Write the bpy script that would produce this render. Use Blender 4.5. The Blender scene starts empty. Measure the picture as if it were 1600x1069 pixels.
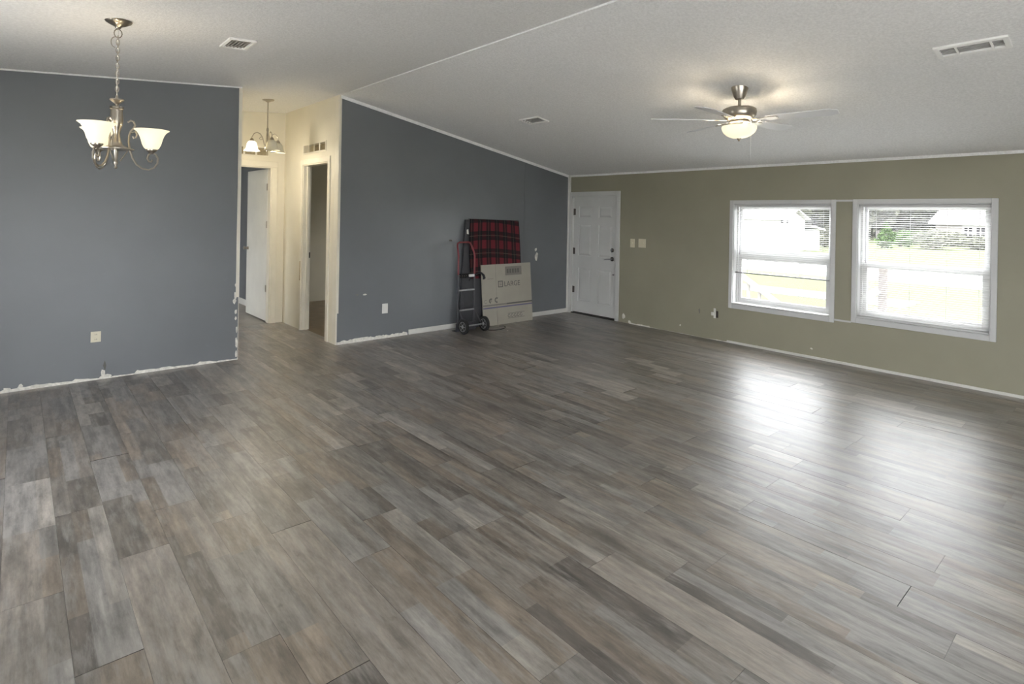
import bpy, math, random
from mathutils import Vector, Matrix

random.seed(7)
scene = bpy.context.scene
COL = scene.collection

# ------------------------------------------------------------------ camera
CAM_H = 1.48
F_PX = 883.632
YAW = 0.71879138
ROLL = math.radians(1.0)
PX0, PY0 = 800.0, 336.493
_sy, _cy = math.sin(YAW), math.cos(YAW)
FWD = Vector((_sy, _cy, 0)); RGT = Vector((_cy, -_sy, 0)); UPV = Vector((0, 0, 1))
cx_ = RGT * math.cos(ROLL) + UPV * math.sin(ROLL)
cy_ = -RGT * math.sin(ROLL) + UPV * math.cos(ROLL)
cam_d = bpy.data.cameras.new('camera')
cam_d.sensor_width = 36.0
cam_d.lens = F_PX * 36.0 / 1600.0
cam_d.shift_x = 0.0
cam_d.shift_y = -(534.5 - PY0) / 1600.0
cam_d.clip_end = 500
cam = bpy.data.objects.new('camera', cam_d)
COL.objects.link(cam)
M3 = Matrix((cx_, cy_, -FWD)).transposed()
cam.matrix_world = Matrix.Translation((0, 0, CAM_H)) @ M3.to_4x4()
scene.camera = cam

# ------------------------------------------------------------------ world, exposure
SKY = 9.0     # zenith; overcast sky, horizon a third as bright
world = bpy.data.worlds.new('overcast_sky'); scene.world = world
world.use_nodes = True
bg = world.node_tree.nodes['Background']
bg.inputs[0].default_value = (0.945, 0.955, 1.0, 1)
bg.inputs[1].default_value = SKY
_wt = world.node_tree
_g = _wt.nodes.new('ShaderNodeTexCoord'); _sx = _wt.nodes.new('ShaderNodeSeparateXYZ')
_wt.links.new(_g.outputs['Generated'], _sx.inputs[0])
_mr = _wt.nodes.new('ShaderNodeMapRange'); _mr.inputs['From Min'].default_value = 0; _mr.inputs['From Max'].default_value = 1
_mr.inputs['To Min'].default_value = SKY / 3; _mr.inputs['To Max'].default_value = SKY
_wt.links.new(_sx.outputs['Z'], _mr.inputs['Value']); _wt.links.new(_mr.outputs[0], bg.inputs[1])
vs = scene.view_settings
scene.display_settings.display_device = 'sRGB'
vs.view_transform = 'Standard'; vs.look = 'None'; vs.exposure = 1.7; vs.gamma = 1.0
vs.use_curve_mapping = False
scene.cycles.use_denoising = True
scene.cycles.max_bounces = 12
scene.cycles.diffuse_bounces = 6
scene.cycles.transparent_max_bounces = 24
scene.cycles.sample_clamp_indirect = 8.0

# ------------------------------------------------------------------ pixel helpers (photo px -> direction)
def ray(px, py):
    vx, vy = px - PX0, py - PY0
    u = vx * math.cos(ROLL) + vy * math.sin(ROLL)
    w = -vx * math.sin(ROLL) + vy * math.cos(ROLL)
    return FWD + RGT * (u / F_PX) - UPV * (w / F_PX)
EYE = Vector((0, 0, CAM_H))
def on_z(px, py, z): d = ray(px, py); return EYE + d * ((z - CAM_H) / d.z)
def on_y(px, py, y): d = ray(px, py); return EYE + d * (y / d.y)
def on_x(px, py, x): d = ray(px, py); return EYE + d * (x / d.x)
def to_px(p):
    p = Vector(p) - EYE
    f = p.dot(FWD)
    if f < 0.05: return None
    u = p.dot(RGT) / f * F_PX; w = -p.z / f * F_PX
    return (PX0 + u * math.cos(ROLL) - w * math.sin(ROLL), PY0 + u * math.sin(ROLL) + w * math.cos(ROLL))

# ------------------------------------------------------------------ materials
def nodes_of(name):
    m = bpy.data.materials.new(name); m.use_nodes = True
    nt = m.node_tree
    return m, nt, nt.nodes['Principled BSDF'], nt.nodes['Material Output']
def L(nt, a, b): nt.links.new(a, b)
def coords(nt, kind='Object', scale=(1, 1, 1)):
    tc = nt.nodes.new('ShaderNodeTexCoord'); mp = nt.nodes.new('ShaderNodeMapping')
    mp.inputs['Scale'].default_value = scale
    L(nt, tc.outputs[kind], mp.inputs['Vector'])
    return mp.outputs['Vector']
def noise(nt, vec, scale, detail=3, rough=0.55):
    n = nt.nodes.new('ShaderNodeTexNoise')
    n.inputs['Scale'].default_value = scale; n.inputs['Detail'].default_value = detail
    n.inputs['Roughness'].default_value = rough
    L(nt, vec, n.inputs['Vector']); return n.outputs['Fac']
def ramp(nt, fac, stops):
    r = nt.nodes.new('ShaderNodeValToRGB')
    e = r.color_ramp.elements
    while len(e) < len(stops): e.new(0.5)
    for i, (p, c) in enumerate(stops):
        e[i].position = p; e[i].color = (*c, 1) if len(c) == 3 else c
    L(nt, fac, r.inputs['Fac']); return r.outputs['Color']
def bump(nt, bsdf, height, strength, dist):
    b = nt.nodes.new('ShaderNodeBump'); b.inputs['Strength'].default_value = strength
    b.inputs['Distance'].default_value = dist
    L(nt, height, b.inputs['Height']); L(nt, b.outputs['Normal'], bsdf.inputs['Normal'])
def mul(c, k): return tuple(x * k for x in c)

def mat(name, color, rough=0.5, metal=0.0, var=0.06, vscale=3.0, bscale=0, bstr=0.2, bdist=0.002, spec=0.5):
    m, nt, b, o = nodes_of(name)
    v = coords(nt)
    f = noise(nt, v, vscale, 4)
    L(nt, ramp(nt, f, [(0.3, mul(color, 1 - var)), (0.7, mul(color, 1 + var))]), b.inputs['Base Color'])
    b.inputs['Roughness'].default_value = rough; b.inputs['Metallic'].default_value = metal
    b.inputs['Specular IOR Level'].default_value = spec
    if bscale: bump(nt, b, noise(nt, v, bscale, 2), bstr, bdist)
    return m

def emit_mat(name, color, strength, base=(0.9, 0.88, 0.8), falloff=False):
    m, nt, b, o = nodes_of(name)
    v = coords(nt)
    L(nt, ramp(nt, noise(nt, v, 20), [(0.2, mul(base, 0.97)), (0.8, base)]), b.inputs['Base Color'])
    b.inputs['Roughness'].default_value = 0.35
    b.inputs['Emission Color'].default_value = (*color, 1)
    b.inputs['Emission Strength'].default_value = strength
    return m

def glass_mat(name, veil, tint=(0.97, 0.98, 0.98)):
    m, nt, b, o = nodes_of(name)
    nt.nodes.remove(b)
    tr = nt.nodes.new('ShaderNodeBsdfTransparent'); tr.inputs[0].default_value = (*tint, 1)
    gl = nt.nodes.new('ShaderNodeBsdfGlossy'); gl.inputs['Roughness'].default_value = 0.03
    tl = nt.nodes.new('ShaderNodeBsdfTranslucent'); tl.inputs[0].default_value = (0.95, 0.96, 0.95, 1)
    v = coords(nt)
    f = nt.nodes.new('ShaderNodeMapRange'); f.inputs['To Min'].default_value = veil * 0.8; f.inputs['To Max'].default_value = veil * 1.2
    L(nt, noise(nt, v, 2.5), f.inputs['Value'])
    m1 = nt.nodes.new('ShaderNodeMixShader'); L(nt, f.outputs[0], m1.inputs[0])
    L(nt, tr.outputs[0], m1.inputs[1]); L(nt, tl.outputs[0], m1.inputs[2])
    m2 = nt.nodes.new('ShaderNodeMixShader'); m2.inputs[0].default_value = 0.008
    L(nt, m1.outputs[0], m2.inputs[1]); L(nt, gl.outputs[0], m2.inputs[2])
    L(nt, m2.outputs[0], o.inputs['Surface'])
    return m

MAT = {}
def wall_mat(name, color, rough, marks, spec=0.5):
    m, nt, b, o = nodes_of(name)
    v = coords(nt)
    f = noise(nt, v, 1.3, 5)
    c = ramp(nt, f, [(0.3, mul(color, 0.94)), (0.7, mul(color, 1.06))])
    # fine scuffs
    sc = ramp(nt, noise(nt, coords(nt, 'Object', (6, 6, 9)), 1.6, 6, 0.75), [(0.63, (0, 0, 0)), (0.72, (marks, marks, marks))])
    mx = nt.nodes.new('ShaderNodeMixRGB'); mx.blend_type = 'MIX'
    L(nt, sc, mx.inputs[0]); L(nt, c, mx.inputs[1]); mx.inputs[2].default_value = (*[min(1, x * 1.5 + 0.03) for x in color], 1)
    L(nt, mx.outputs[0], b.inputs['Base Color'])
    b.inputs['Roughness'].default_value = rough
    b.inputs['Specular IOR Level'].default_value = spec
    bump(nt, b, noise(nt, v, 160, 3), 0.12, 0.001)
    return m
MAT['blue'] = wall_mat('blue_wall_paint', (0.165, 0.175, 0.187), 0.36, 0.10, 0.6)
MAT['olive'] = wall_mat('olive_wall_paint', (0.315, 0.298, 0.222), 0.45, 0.05)
MAT['cream'] = wall_mat('cream_wall_paint', (0.72, 0.68, 0.57), 0.5, 0.03)
MAT['tan'] = wall_mat('tan_wall_paint', (0.52, 0.47, 0.35), 0.5, 0.03)
MAT['plain'] = wall_mat('pale_wall_paint', (0.58, 0.58, 0.55), 0.6, 0.03)
def ceiling_mat():
    m, nt, b, o = nodes_of('textured_ceiling_paint')
    v = coords(nt)
    L(nt, ramp(nt, noise(nt, v, 60, 3, 0.7), [(0.35, (0.78, 0.778, 0.768)), (0.65, (0.90, 0.898, 0.888))]), b.inputs['Base Color'])
    b.inputs['Roughness'].default_value = 0.9
    bump(nt, b, noise(nt, v, 75, 3, 0.7), 0.55, 0.006)
    return m
MAT['ceiling'] = ceiling_mat()
MAT['trim'] = mat('white_trim_paint', (0.70, 0.69, 0.65), 0.4, var=0.05, vscale=6)
MAT['cream_trim'] = mat('cream_trim_paint', (0.74, 0.70, 0.60), 0.4, var=0.05, vscale=6)
MAT['door'] = mat('white_door_paint', (0.62, 0.62, 0.60), 0.42, var=0.05, vscale=2.5)
MAT['hall_door'] = mat('hall_door_paint', (0.74, 0.73, 0.68), 0.45, var=0.06, vscale=2.5)
MAT['vinyl'] = mat('white_window_vinyl', (0.60, 0.60, 0.595), 0.35, var=0.03)
MAT['plaster'] = mat('chipped_plaster', (0.72, 0.70, 0.64), 0.85, var=0.18, vscale=40)
MAT['ivory'] = mat('ivory_plastic', (0.72, 0.67, 0.52), 0.35, var=0.04)
MAT['white_plastic'] = mat('white_plastic', (0.75, 0.74, 0.70), 0.35, var=0.03)
MAT['nickel'] = mat('brushed_nickel', (0.46, 0.42, 0.36), 0.28, metal=1.0, var=0.08, vscale=30)
MAT['steel'] = mat('grey_steel', (0.33, 0.33, 0.34), 0.35, metal=0.8, var=0.1, vscale=20)
MAT['dark_metal'] = mat('dark_metal', (0.10, 0.09, 0.08), 0.4, metal=0.7)
MAT['recess'] = mat('duct_dark', (0.40, 0.38, 0.34), 0.8, var=0.2, vscale=20)
MAT['recess_grey'] = mat('duct_grey', (0.42, 0.415, 0.40), 0.8, var=0.2, vscale=20)
MAT['grille_tan'] = mat('grille_tan', (0.34, 0.29, 0.19), 0.7, var=0.15, vscale=40)
MAT['subfloor'] = mat('dark_subfloor', (0.03, 0.028, 0.025), 0.9)
MAT['vent_white'] = mat('vent_white', (0.86, 0.855, 0.83), 0.45)
MAT['pane'] = glass_mat('window_glass', 0.004)
MAT['clear_pane'] = glass_mat('clear_window_glass', 0.03)
MAT['screen'] = glass_mat('insect_screen', 0.006, (0.93, 0.93, 0.92))
def slat_mat():
    m, nt, b, o = nodes_of('white_blind_slat')
    v = coords(nt)
    c = ramp(nt, noise(nt, v, 8), [(0.3, (0.62, 0.62, 0.605)), (0.7, (0.66, 0.66, 0.645))])
    L(nt, c, b.inputs['Base Color']); b.inputs['Roughness'].default_value = 0.45
    tl = nt.nodes.new('ShaderNodeBsdfTranslucent'); L(nt, c, tl.inputs[0])
    mx = nt.nodes.new('ShaderNodeMixShader'); mx.inputs[0].default_value = 0.12
    L(nt, b.outputs[0], mx.inputs[1]); L(nt, tl.outputs[0], mx.inputs[2]); L(nt, mx.outputs[0], o.inputs['Surface'])
    return m
MAT['slat'] = slat_mat()
MAT['fan_blade'] = mat('white_fan_blade', (0.70, 0.70, 0.72), 0.45, var=0.03)
MAT['shade'] = emit_mat('frosted_glass_shade_lit', (1.0, 0.84, 0.54), 0.34, base=(0.5, 0.48, 0.42))
MAT['bowl'] = emit_mat('frosted_glass_bowl_lit', (1.0, 0.84, 0.54), 0.34, base=(0.5, 0.48, 0.42))
MAT['hall_shade'] = emit_mat('frosted_glass_hall_shade_lit', (1.0, 0.88, 0.64), 0.6, base=(0.5, 0.48, 0.42))
MAT['shade_off'] = emit_mat('frosted_glass_shade_dim', (1.0, 0.82, 0.5), 0.0, base=(0.75, 0.72, 0.6))
MAT['red_paint'] = mat('worn_red_paint', (0.19, 0.030, 0.036), 0.4, var=0.15, vscale=15)
MAT['grey_paint'] = mat('worn_grey_paint', (0.075, 0.075, 0.082), 0.45, metal=0.4, var=0.15, vscale=15)
MAT['rubber'] = mat('black_rubber', (0.02, 0.02, 0.02), 0.7, var=0.2)
MAT['hub'] = mat('grey_hub_plastic', (0.36, 0.36, 0.36), 0.5)
MAT['strap'] = mat('black_webbing', (0.018, 0.018, 0.02), 0.7)
MAT['panel_dark'] = mat('charcoal_board', (0.045, 0.046, 0.052), 0.6, var=0.12, vscale=5)
MAT['card'] = mat('pale_cardboard', (0.38, 0.355, 0.30), 0.75, var=0.05, vscale=4)
MAT['ink'] = mat('grey_print_ink', (0.13, 0.125, 0.115), 0.8)
MAT['ink_light'] = mat('faded_print_ink', (0.22, 0.21, 0.185), 0.8)
MAT['ink_blue'] = mat('violet_print_ink', (0.16, 0.15, 0.24), 0.8)
def plaid_mat():
    m, nt, b, o = nodes_of('red_black_plaid_wool')
    tc = nt.nodes.new('ShaderNodeTexCoord'); sp = nt.nodes.new('ShaderNodeSeparateXYZ')
    L(nt, tc.outputs['UV'], sp.inputs[0])
    def math_n(op, a, bb=None):
        n = nt.nodes.new('ShaderNodeMath'); n.operation = op
        if isinstance(a, (int, float)): n.inputs[0].default_value = a
        else: L(nt, a, n.inputs[0])
        if bb is not None:
            if isinstance(bb, (int, float)): n.inputs[1].default_value = bb
            else: L(nt, bb, n.inputs[1])
        return n.outputs[0]
    def stripes(sock, period, phase):
        t = math_n('FRACT', math_n('ADD', math_n('DIVIDE', sock, period), phase))
        wide = math_n('MULTIPLY', math_n('LESS_THAN', t, 0.52), 1.0)
        gap = math_n('MULTIPLY', math_n('GREATER_THAN', t, 0.18), math_n('LESS_THAN', t, 0.34))
        thin = math_n('MULTIPLY', math_n('GREATER_THAN', t, 0.24), math_n('LESS_THAN', t, 0.27))
        return math_n('SUBTRACT', wide, math_n('MULTIPLY', gap, 0.35)), thin
    sx, tx = stripes(sp.outputs[0], 0.150, 0.1)
    sz, tz = stripes(sp.outputs[1], 0.235, 0.30)
    k = math_n('MULTIPLY', math_n('ADD', sx, sz), 0.5)
    v = coords(nt, 'Object', (1, 1, 1))
    c = ramp(nt, k, [(0.0, (0.15, 0.018, 0.026)), (0.42, (0.036, 0.008, 0.011)), (0.85, (0.009, 0.008, 0.010))])
    mx = nt.nodes.new('ShaderNodeMixRGB'); L(nt, math_n('MULTIPLY', math_n('MAXIMUM', tx, tz), 0.5), mx.inputs[0])
    L(nt, c, mx.inputs[1]); mx.inputs[2].default_value = (0.16, 0.15, 0.11, 1)
    L(nt, mx.outputs[0], b.inputs['Base Color'])
    b.inputs['Roughness'].default_value = 0.95
    bump(nt, b, noise(nt, v, 250, 2), 0.4, 0.002)
    return m
MAT['plaid'] = plaid_mat()

def plank_mat():
    m, nt, b, o = nodes_of('grey_brown_laminate_print')
    at = nt.nodes.new('ShaderNodeAttribute'); at.attribute_name = 'print'
    oi = nt.nodes.new('ShaderNodeObjectInfo')
    tc = nt.nodes.new('ShaderNodeTexCoord')
    add = nt.nodes.new('ShaderNodeVectorMath'); add.operation = 'ADD'
    sc = nt.nodes.new('ShaderNodeVectorMath'); sc.operation = 'SCALE'; sc.inputs['Scale'].default_value = 37.0
    comb = nt.nodes.new('ShaderNodeCombineXYZ')
    for i in range(3): L(nt, oi.outputs['Random'], comb.inputs[i])
    L(nt, comb.outputs[0], sc.inputs[0])
    L(nt, tc.outputs['Object'], add.inputs[0]); L(nt, sc.outputs[0], add.inputs[1])
    def mapped(s):
        mp = nt.nodes.new('ShaderNodeMapping'); mp.inputs['Scale'].default_value = s
        L(nt, add.outputs[0], mp.inputs['Vector']); return mp.outputs[0]
    # grain along the board, soft blotches, knots
    grain = noise(nt, mapped((110, 4.0, 1)), 1.0, 5, 0.7)
    streak = noise(nt, mapped((34, 2.0, 1)), 1.0, 4, 0.6)
    blotch = noise(nt, mapped((20, 4.6, 1)), 1.0, 6, 0.72)
    wash = noise(nt, mapped((20, 3.0, 1)), 1.3, 5, 0.7)
    knots = noise(nt, mapped((26, 14, 1)), 1.0, 2, 0.5)
    def mrange(f, a, bb, c, d):
        n = nt.nodes.new('ShaderNodeMapRange')
        for i, x in zip(('From Min', 'From Max', 'To Min', 'To Max'), (a, bb, c, d)): n.inputs[i].default_value = x
        L(nt, f, n.inputs['Value']); return n.outputs[0]
    def mm(a, bb):
        n = nt.nodes.new('ShaderNodeMath'); n.operation = 'MULTIPLY'; L(nt, a, n.inputs[0]); L(nt, bb, n.inputs[1]); return n.outputs[0]
    k = mm(mm(mrange(grain, 0.3, 0.7, 0.84, 1.14), mrange(blotch, 0.32, 0.68, 0.50, 1.40)), mrange(knots, 0.70, 0.80, 1.0, 0.62))
    k = mm(mm(k, mrange(streak, 0.3, 0.7, 0.72, 1.26)), mrange(oi.outputs['Random'], 0, 1, 0.90, 1.10))
    vm = nt.nodes.new('ShaderNodeVectorMath'); vm.operation = 'SCALE'
    L(nt, at.outputs['Color'], vm.inputs[0]); L(nt, k, vm.inputs['Scale'])
    mw = nt.nodes.new('ShaderNodeMixRGB'); L(nt, mrange(wash, 0.50, 0.68, 0.0, 0.65), mw.inputs[0])
    L(nt, vm.outputs[0], mw.inputs[1]); mw.inputs[2].default_value = (0.285, 0.27, 0.25, 1)
    L(nt, mw.outputs[0], b.inputs['Base Color'])
    L(nt, mrange(grain, 0.2, 0.8, 0.40, 0.48), b.inputs['Roughness'])
    b.inputs['Coat Weight'].default_value = 1.0; b.inputs['Coat Roughness'].default_value = 0.38
    b.inputs['Specular IOR Level'].default_value = 0.5
    bump(nt, b, grain, 0.05, 0.0006)
    return m
MAT['plank'] = plank_mat()

# outdoors
MAT['lawn'] = mat('lawn_grass', (0.055, 0.06, 0.034), 0.95, var=0.08, vscale=0.25, spec=0.0)
MAT['road'] = mat('pale_gravel_road', (0.11, 0.106, 0.1), 0.9, var=0.06, vscale=1.5, spec=0.0)
MAT['siding'] = mat('white_siding', (0.42, 0.41, 0.39), 0.6, var=0.03, spec=0.0)
MAT['metal_roof'] = mat('white_metal_roof', (0.34, 0.335, 0.325), 0.5, var=0.03, spec=0.0)
MAT['roof_grey'] = mat('grey_shingle_roof', (0.075, 0.07, 0.068), 0.9, var=0.1, vscale=2, spec=0.0)
MAT['dark_glass'] = mat('dark_window_glass', (0.03, 0.028, 0.03), 0.2, spec=0.0)
MAT['house_wall'] = mat('beige_house_wall', (0.22, 0.205, 0.185), 0.8, var=0.06, spec=0.0)
MAT['leaf_grey'] = mat('dull_green_leaves', (0.055, 0.058, 0.04), 0.8, var=0.35, vscale=0.6, spec=0.0)
MAT['leaf_green'] = mat('bright_green_leaves', (0.0440, 0.0720, 0.0240), 0.8, var=0.3, vscale=1.0, spec=0.0)
MAT['leaf_pale'] = mat('pale_leaves', (0.08, 0.082, 0.06), 0.8, var=0.3, vscale=1.0, spec=0.0)
MAT['bark'] = mat('grey_bark', (0.14, 0.12, 0.10), 0.9, spec=0.0)
MAT['deck'] = mat('weathered_white_wood', (0.24, 0.23, 0.22), 0.7, var=0.08, vscale=4, spec=0.0)
MAT['deck_dark'] = mat('weathered_deck_wood', (0.1, 0.09, 0.085), 0.8, var=0.12, vscale=4, spec=0.0)

# ------------------------------------------------------------------ mesh builder
class MB:
    def __init__(s): s.v = []; s.f = []
    def add(s, vs, fs):
        n = len(s.v); s.v += [tuple(p) for p in vs]; s.f += [tuple(i + n for i in f) for f in fs]; return s
    def hexa(s, p):   # 8 points: bottom 0-3 ccw, top 4-7
        return s.add(p, [(0, 3, 2, 1), (4, 5, 6, 7), (0, 1, 5, 4), (1, 2, 6, 5), (2, 3, 7, 6), (3, 0, 4, 7)])
    def box(s, x0, x1, y0, y1, z0, z1):
        x0, x1 = min(x0, x1), max(x0, x1); y0, y1 = min(y0, y1), max(y0, y1); z0, z1 = min(z0, z1), max(z0, z1)
        return s.hexa([(x0, y0, z0), (x1, y0, z0), (x1, y1, z0), (x0, y1, z0), (x0, y0, z1), (x1, y0, z1), (x1, y1, z1), (x0, y1, z1)])
    def bar(s, a, b, w, t, up=(0, 0, 1)):   # rectangular bar from a to b, width w (sideways), thickness t (towards up)
        a, b = Vector(a), Vector(b); d = (b - a).normalized(); up = Vector(up)
        sd = d.cross(up).normalized(); u = sd.cross(d).normalized()
        sd *= w / 2; u *= t / 2
        return s.hexa([a - sd - u, a + sd - u, b + sd - u, b - sd - u, a - sd + u, a + sd + u, b + sd + u, b - sd + u])
    def lathe(s, prof, c=(0, 0, 0), n=24, axis='z'):
        c = Vector(c); vs = []
        for r, h in prof:
            for i in range(n):
                a = 2 * math.pi * i / n; x, y = r * math.cos(a), r * math.sin(a)
                p = {'z': (x, y, h), 'x': (h, x, y), 'y': (y, h, x)}[axis]
                vs.append(c + Vector(p))
        fs = []
        for j in range(len(prof) - 1):
            for i in range(n):
                k = (i + 1) % n
                fs.append((j * n + i, j * n + k, (j + 1) * n + k, (j + 1) * n + i))
        fs.append(tuple(range(n))[::-1]); fs.append(tuple((len(prof) - 1) * n + i for i in range(n)))
        return s.add(vs, fs)
    def shell(s, prof, c=(0, 0, 0), n=24):     # open lathe, no end caps
        m = len(s.f); s.lathe(prof, c, n); del s.f[-2:]; return s
    def tube(s, pts, r, n=8, closed=False):
        pts = [Vector(p) for p in pts]; m = len(pts)
        rr = r if isinstance(r, (list, tuple)) else [r] * m
        vs = []; nrm = None
        for i, p in enumerate(pts):
            if closed: t = pts[(i + 1) % m] - pts[i - 1]
            else: t = pts[min(i + 1, m - 1)] - pts[max(i - 1, 0)]
            t = t.normalized()
            if nrm is None:
                nrm = t.cross(Vector((0, 0, 1)))
                if nrm.length < 1e-3: nrm = t.cross(Vector((1, 0, 0)))
            else:
                nrm = nrm - t * nrm.dot(t)
                if nrm.length < 1e-6: nrm = t.cross(Vector((1, 0, 0)))
            nrm = nrm.normalized(); bn = t.cross(nrm)
            for k in range(n):
                a = 2 * math.pi * k / n
                vs.append(p + (nrm * math.cos(a) + bn * math.sin(a)) * rr[i])
        fs = []
        for i in range(m if closed else m - 1):
            for k in range(n):
                q = (k + 1) % n; j = (i + 1) % m
                fs.append((i * n + k, i * n + q, j * n + q, j * n + k))
        if not closed:
            fs.append(tuple(range(n))[::-1]); fs.append(tuple((m - 1) * n + k for k in range(n)))
        return s.add(vs, fs)
    def prism(s, poly, depth):    # poly: list of 3D points (planar), depth: vector
        poly = [Vector(p) for p in poly]; d = Vector(depth); n = len(poly)
        vs = poly + [p + d for p in poly]
        fs = [tuple(range(n))[::-1], tuple(range(n, 2 * n))] + [(i, (i + 1) % n, n + (i + 1) % n, n + i) for i in range(n)]
        return s.add(vs, fs)
    def build(s, name, m, parent=None, smooth=False, bevel=0):
        me = bpy.data.meshes.new(name); me.from_pydata(s.v, [], s.f)
        import bmesh
        bm = bmesh.new(); bm.from_mesh(me); bmesh.ops.recalc_face_normals(bm, faces=bm.faces); bm.to_mesh(me); bm.free()
        me.materials.append(MAT[m] if isinstance(m, str) else m)
        if smooth:
            me.polygons.foreach_set('use_smooth', [True] * len(me.polygons))
            me.set_sharp_from_angle(angle=math.radians(40))
        o = bpy.data.objects.new(name, me); COL.objects.link(o)
        if parent is not None:
            o.parent = parent
            if parent.type == 'EMPTY' or parent.location.length > 0 or any(abs(a) > 0 for a in parent.rotation_euler):
                pass
        if bevel:
            bv = o.modifiers.new('bevel', 'BEVEL'); bv.width = bevel; bv.segments = 2; bv.limit_method = 'ANGLE'
        return o

def empty(name, loc=(0, 0, 0)):
    o = bpy.data.objects.new(name, None); COL.objects.link(o); o.location = loc; o.empty_display_size = 0.1
    return o
def tag(o, label, cat=None, group=None, kind=None):
    o['label'] = label
    if cat: o['category'] = cat
    if group: o['group'] = group
    if kind: o['kind'] = kind
    return o
def struct(o, label): o['kind'] = 'structure'; o['label'] = label; return o
def part(mb, name, m, root, smooth=False, bevel=0, org=None):
    """build mb (given in world coordinates) as a child of root, keeping its place"""
    if org is None: org = world_loc(root)
    mb.v = [tuple(Vector(p) - org) for p in mb.v]
    return mb.build(name, m, root, smooth, bevel)
def world_loc(o):
    p = Vector(o.location)
    while o.parent: o = o.parent; p += Vector(o.location)
    return p
def label(o, t): o['label'] = t; return o

# ------------------------------------------------------------------ dimensions
XW, YB = 6.44, 6.02            # olive wall plane, blue back wall plane
XL, YR = -1.06, -3.3           # unseen outer wall, unseen rear wall
XRDG, ZRDG = 2.69, 2.79
SR, SL = 0.1815, 0.08          # ceiling slopes
YE = 10.4
def ceil_z(x): return ZRDG - SR * (x - XRDG) if x > XRDG else ZRDG - SL * (XRDG - x)

# ------------------------------------------------------------------ floor
def hall_in(x): return 1.67 <= x <= 2.69
sub = MB()
sub.box(XL - .15, XW + .15, YR - .15, YE + .15, -0.16, -0.0105)
floor = sub.build('floor', 'subfloor'); struct(floor, 'grey brown wood-look laminate plank floor')

PW, PL = 0.1857, 1.22
NCOL, NSEG = 6, 12
PAL = [(0.215, 0.186, 0.157), (0.245, 0.214, 0.183), (0.190, 0.166, 0.142), (0.155, 0.134, 0.112), (0.210, 0.170, 0.133),
       (0.220, 0.203, 0.185), (0.176, 0.160, 0.143), (0.230, 0.188, 0.148), (0.120, 0.102, 0.086), (0.310, 0.280, 0.244), (0.190, 0.155, 0.122), (0.245, 0.228, 0.209)]
PAL = [mul(c, 0.92) for c in PAL]
def plank_mesh(i):
    rnd = random.Random(100 + i)
    g = 0.0004
    us = [g + (PW - 2 * g) * k / NCOL for k in range(NCOL + 1)]
    vsn = [0.0004] + sorted((PL * (k + rnd.uniform(-.3, .3)) / NSEG) for k in range(1, NSEG)) + [PL - 0.0004]
    crown = rnd.uniform(0.0002, 0.0006); tilt = rnd.uniform(-0.0004, 0.0004)
    verts, faces, cols = [], [], []
    for v in vsn:
        for k, u in enumerate(us):
            t = 2 * k / NCOL - 1
            verts.append((u, v, -crown * t * t + tilt * t))
    split = rnd.choice([[6], [3, 3], [3, 3], [2, 4], [4, 2], [2, 2, 2], [2, 2, 2], [3, 2, 1], [1, 3, 2], [2, 1, 3]])
    edges = []; c0 = 0
    for s_ in split: edges.append((c0, c0 + s_)); c0 += s_
    colmap = {}
    for a, b2 in edges:
        k = 0
        while k < NSEG:
            n = rnd.choice([3, 4, 5, 6, 7, 9]) if len(split) > 1 else rnd.choice([8, 12, 12, 6])
            c = rnd.choice(PAL)
            for q in range(k, min(NSEG, k + n)):
                for cc in range(a, b2): colmap[(cc, q)] = c
            k += n
    for q in range(NSEG):
        for k in range(NCOL):
            a = q * (NCOL + 1) + k
            faces.append((a, a + 1, a + NCOL + 2, a + NCOL + 1)); cols.append(colmap[(k, q)])
    # skirts
    n0 = len(verts); zb = -0.0103
    for (u, v) in ((us[0], vsn[0]), (us[-1], vsn[0]), (us[-1], vsn[-1]), (us[0], vsn[-1])):
        verts.append((u, v, -crown)); verts.append((u, v, zb))
    for k in range(4):
        a = n0 + 2 * k; b2 = n0 + 2 * ((k + 1) % 4)
        faces.append((a, a + 1, b2 + 1, b2)); cols.append((0.06, 0.05, 0.045))
    me = bpy.data.meshes.new('plank'); me.from_pydata(verts, [], faces)
    ca = me.color_attributes.new('print', 'FLOAT_COLOR', 'CORNER')
    li = 0
    for p, c in zip(me.polygons, cols):
        for _ in p.loop_indices:
            ca.data[li].color = (*c, 1); li += 1
    sm = [True] * (NSEG * NCOL) + [False] * 4
    me.polygons.foreach_set('use_smooth', sm)
    me.materials.append(MAT['plank'])
    return me
PLANKS = [plank_mesh(i) for i in range(36)]
rest_v, rest_f, rest_c = [], [], []
cand = []
rng = random.Random(5)
x0 = 2.569 - PW * 20
row = 0
while x0 < XW:
    xa = x0
    if xa + PW > XL:
        far = YB + 1.68 if (1.57 < xa + PW / 2 < 2.69) else YB - 0.001
        if 1.57 < xa + PW / 2 < 2.69: far = YB + 1.68
        y = YR - rng.uniform(0, PL)
        while y < far:
            ya, yb = y, min(y + PL, far)
            if yb - ya > 0.02 and yb > YR:
                cand.append((xa, ya, yb))
            y += PL
    x0 += PW; row += 1
seen = []
hid = []
for c in cand:
    xa, ya, yb = c
    vis = False
    for u in (0, .5, 1):
        for t in (0, .25, .5, .75, 1):
            p = to_px((xa + PW * u, ya + (yb - ya) * t, 0))
            if p and -20 < p[0] < 1620 and -20 < p[1] < 1089: vis = True
    (seen if vis else hid).append(c)
seen.sort(key=lambda c: math.hypot(c[0], (c[1] + c[2]) / 2))
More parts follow.
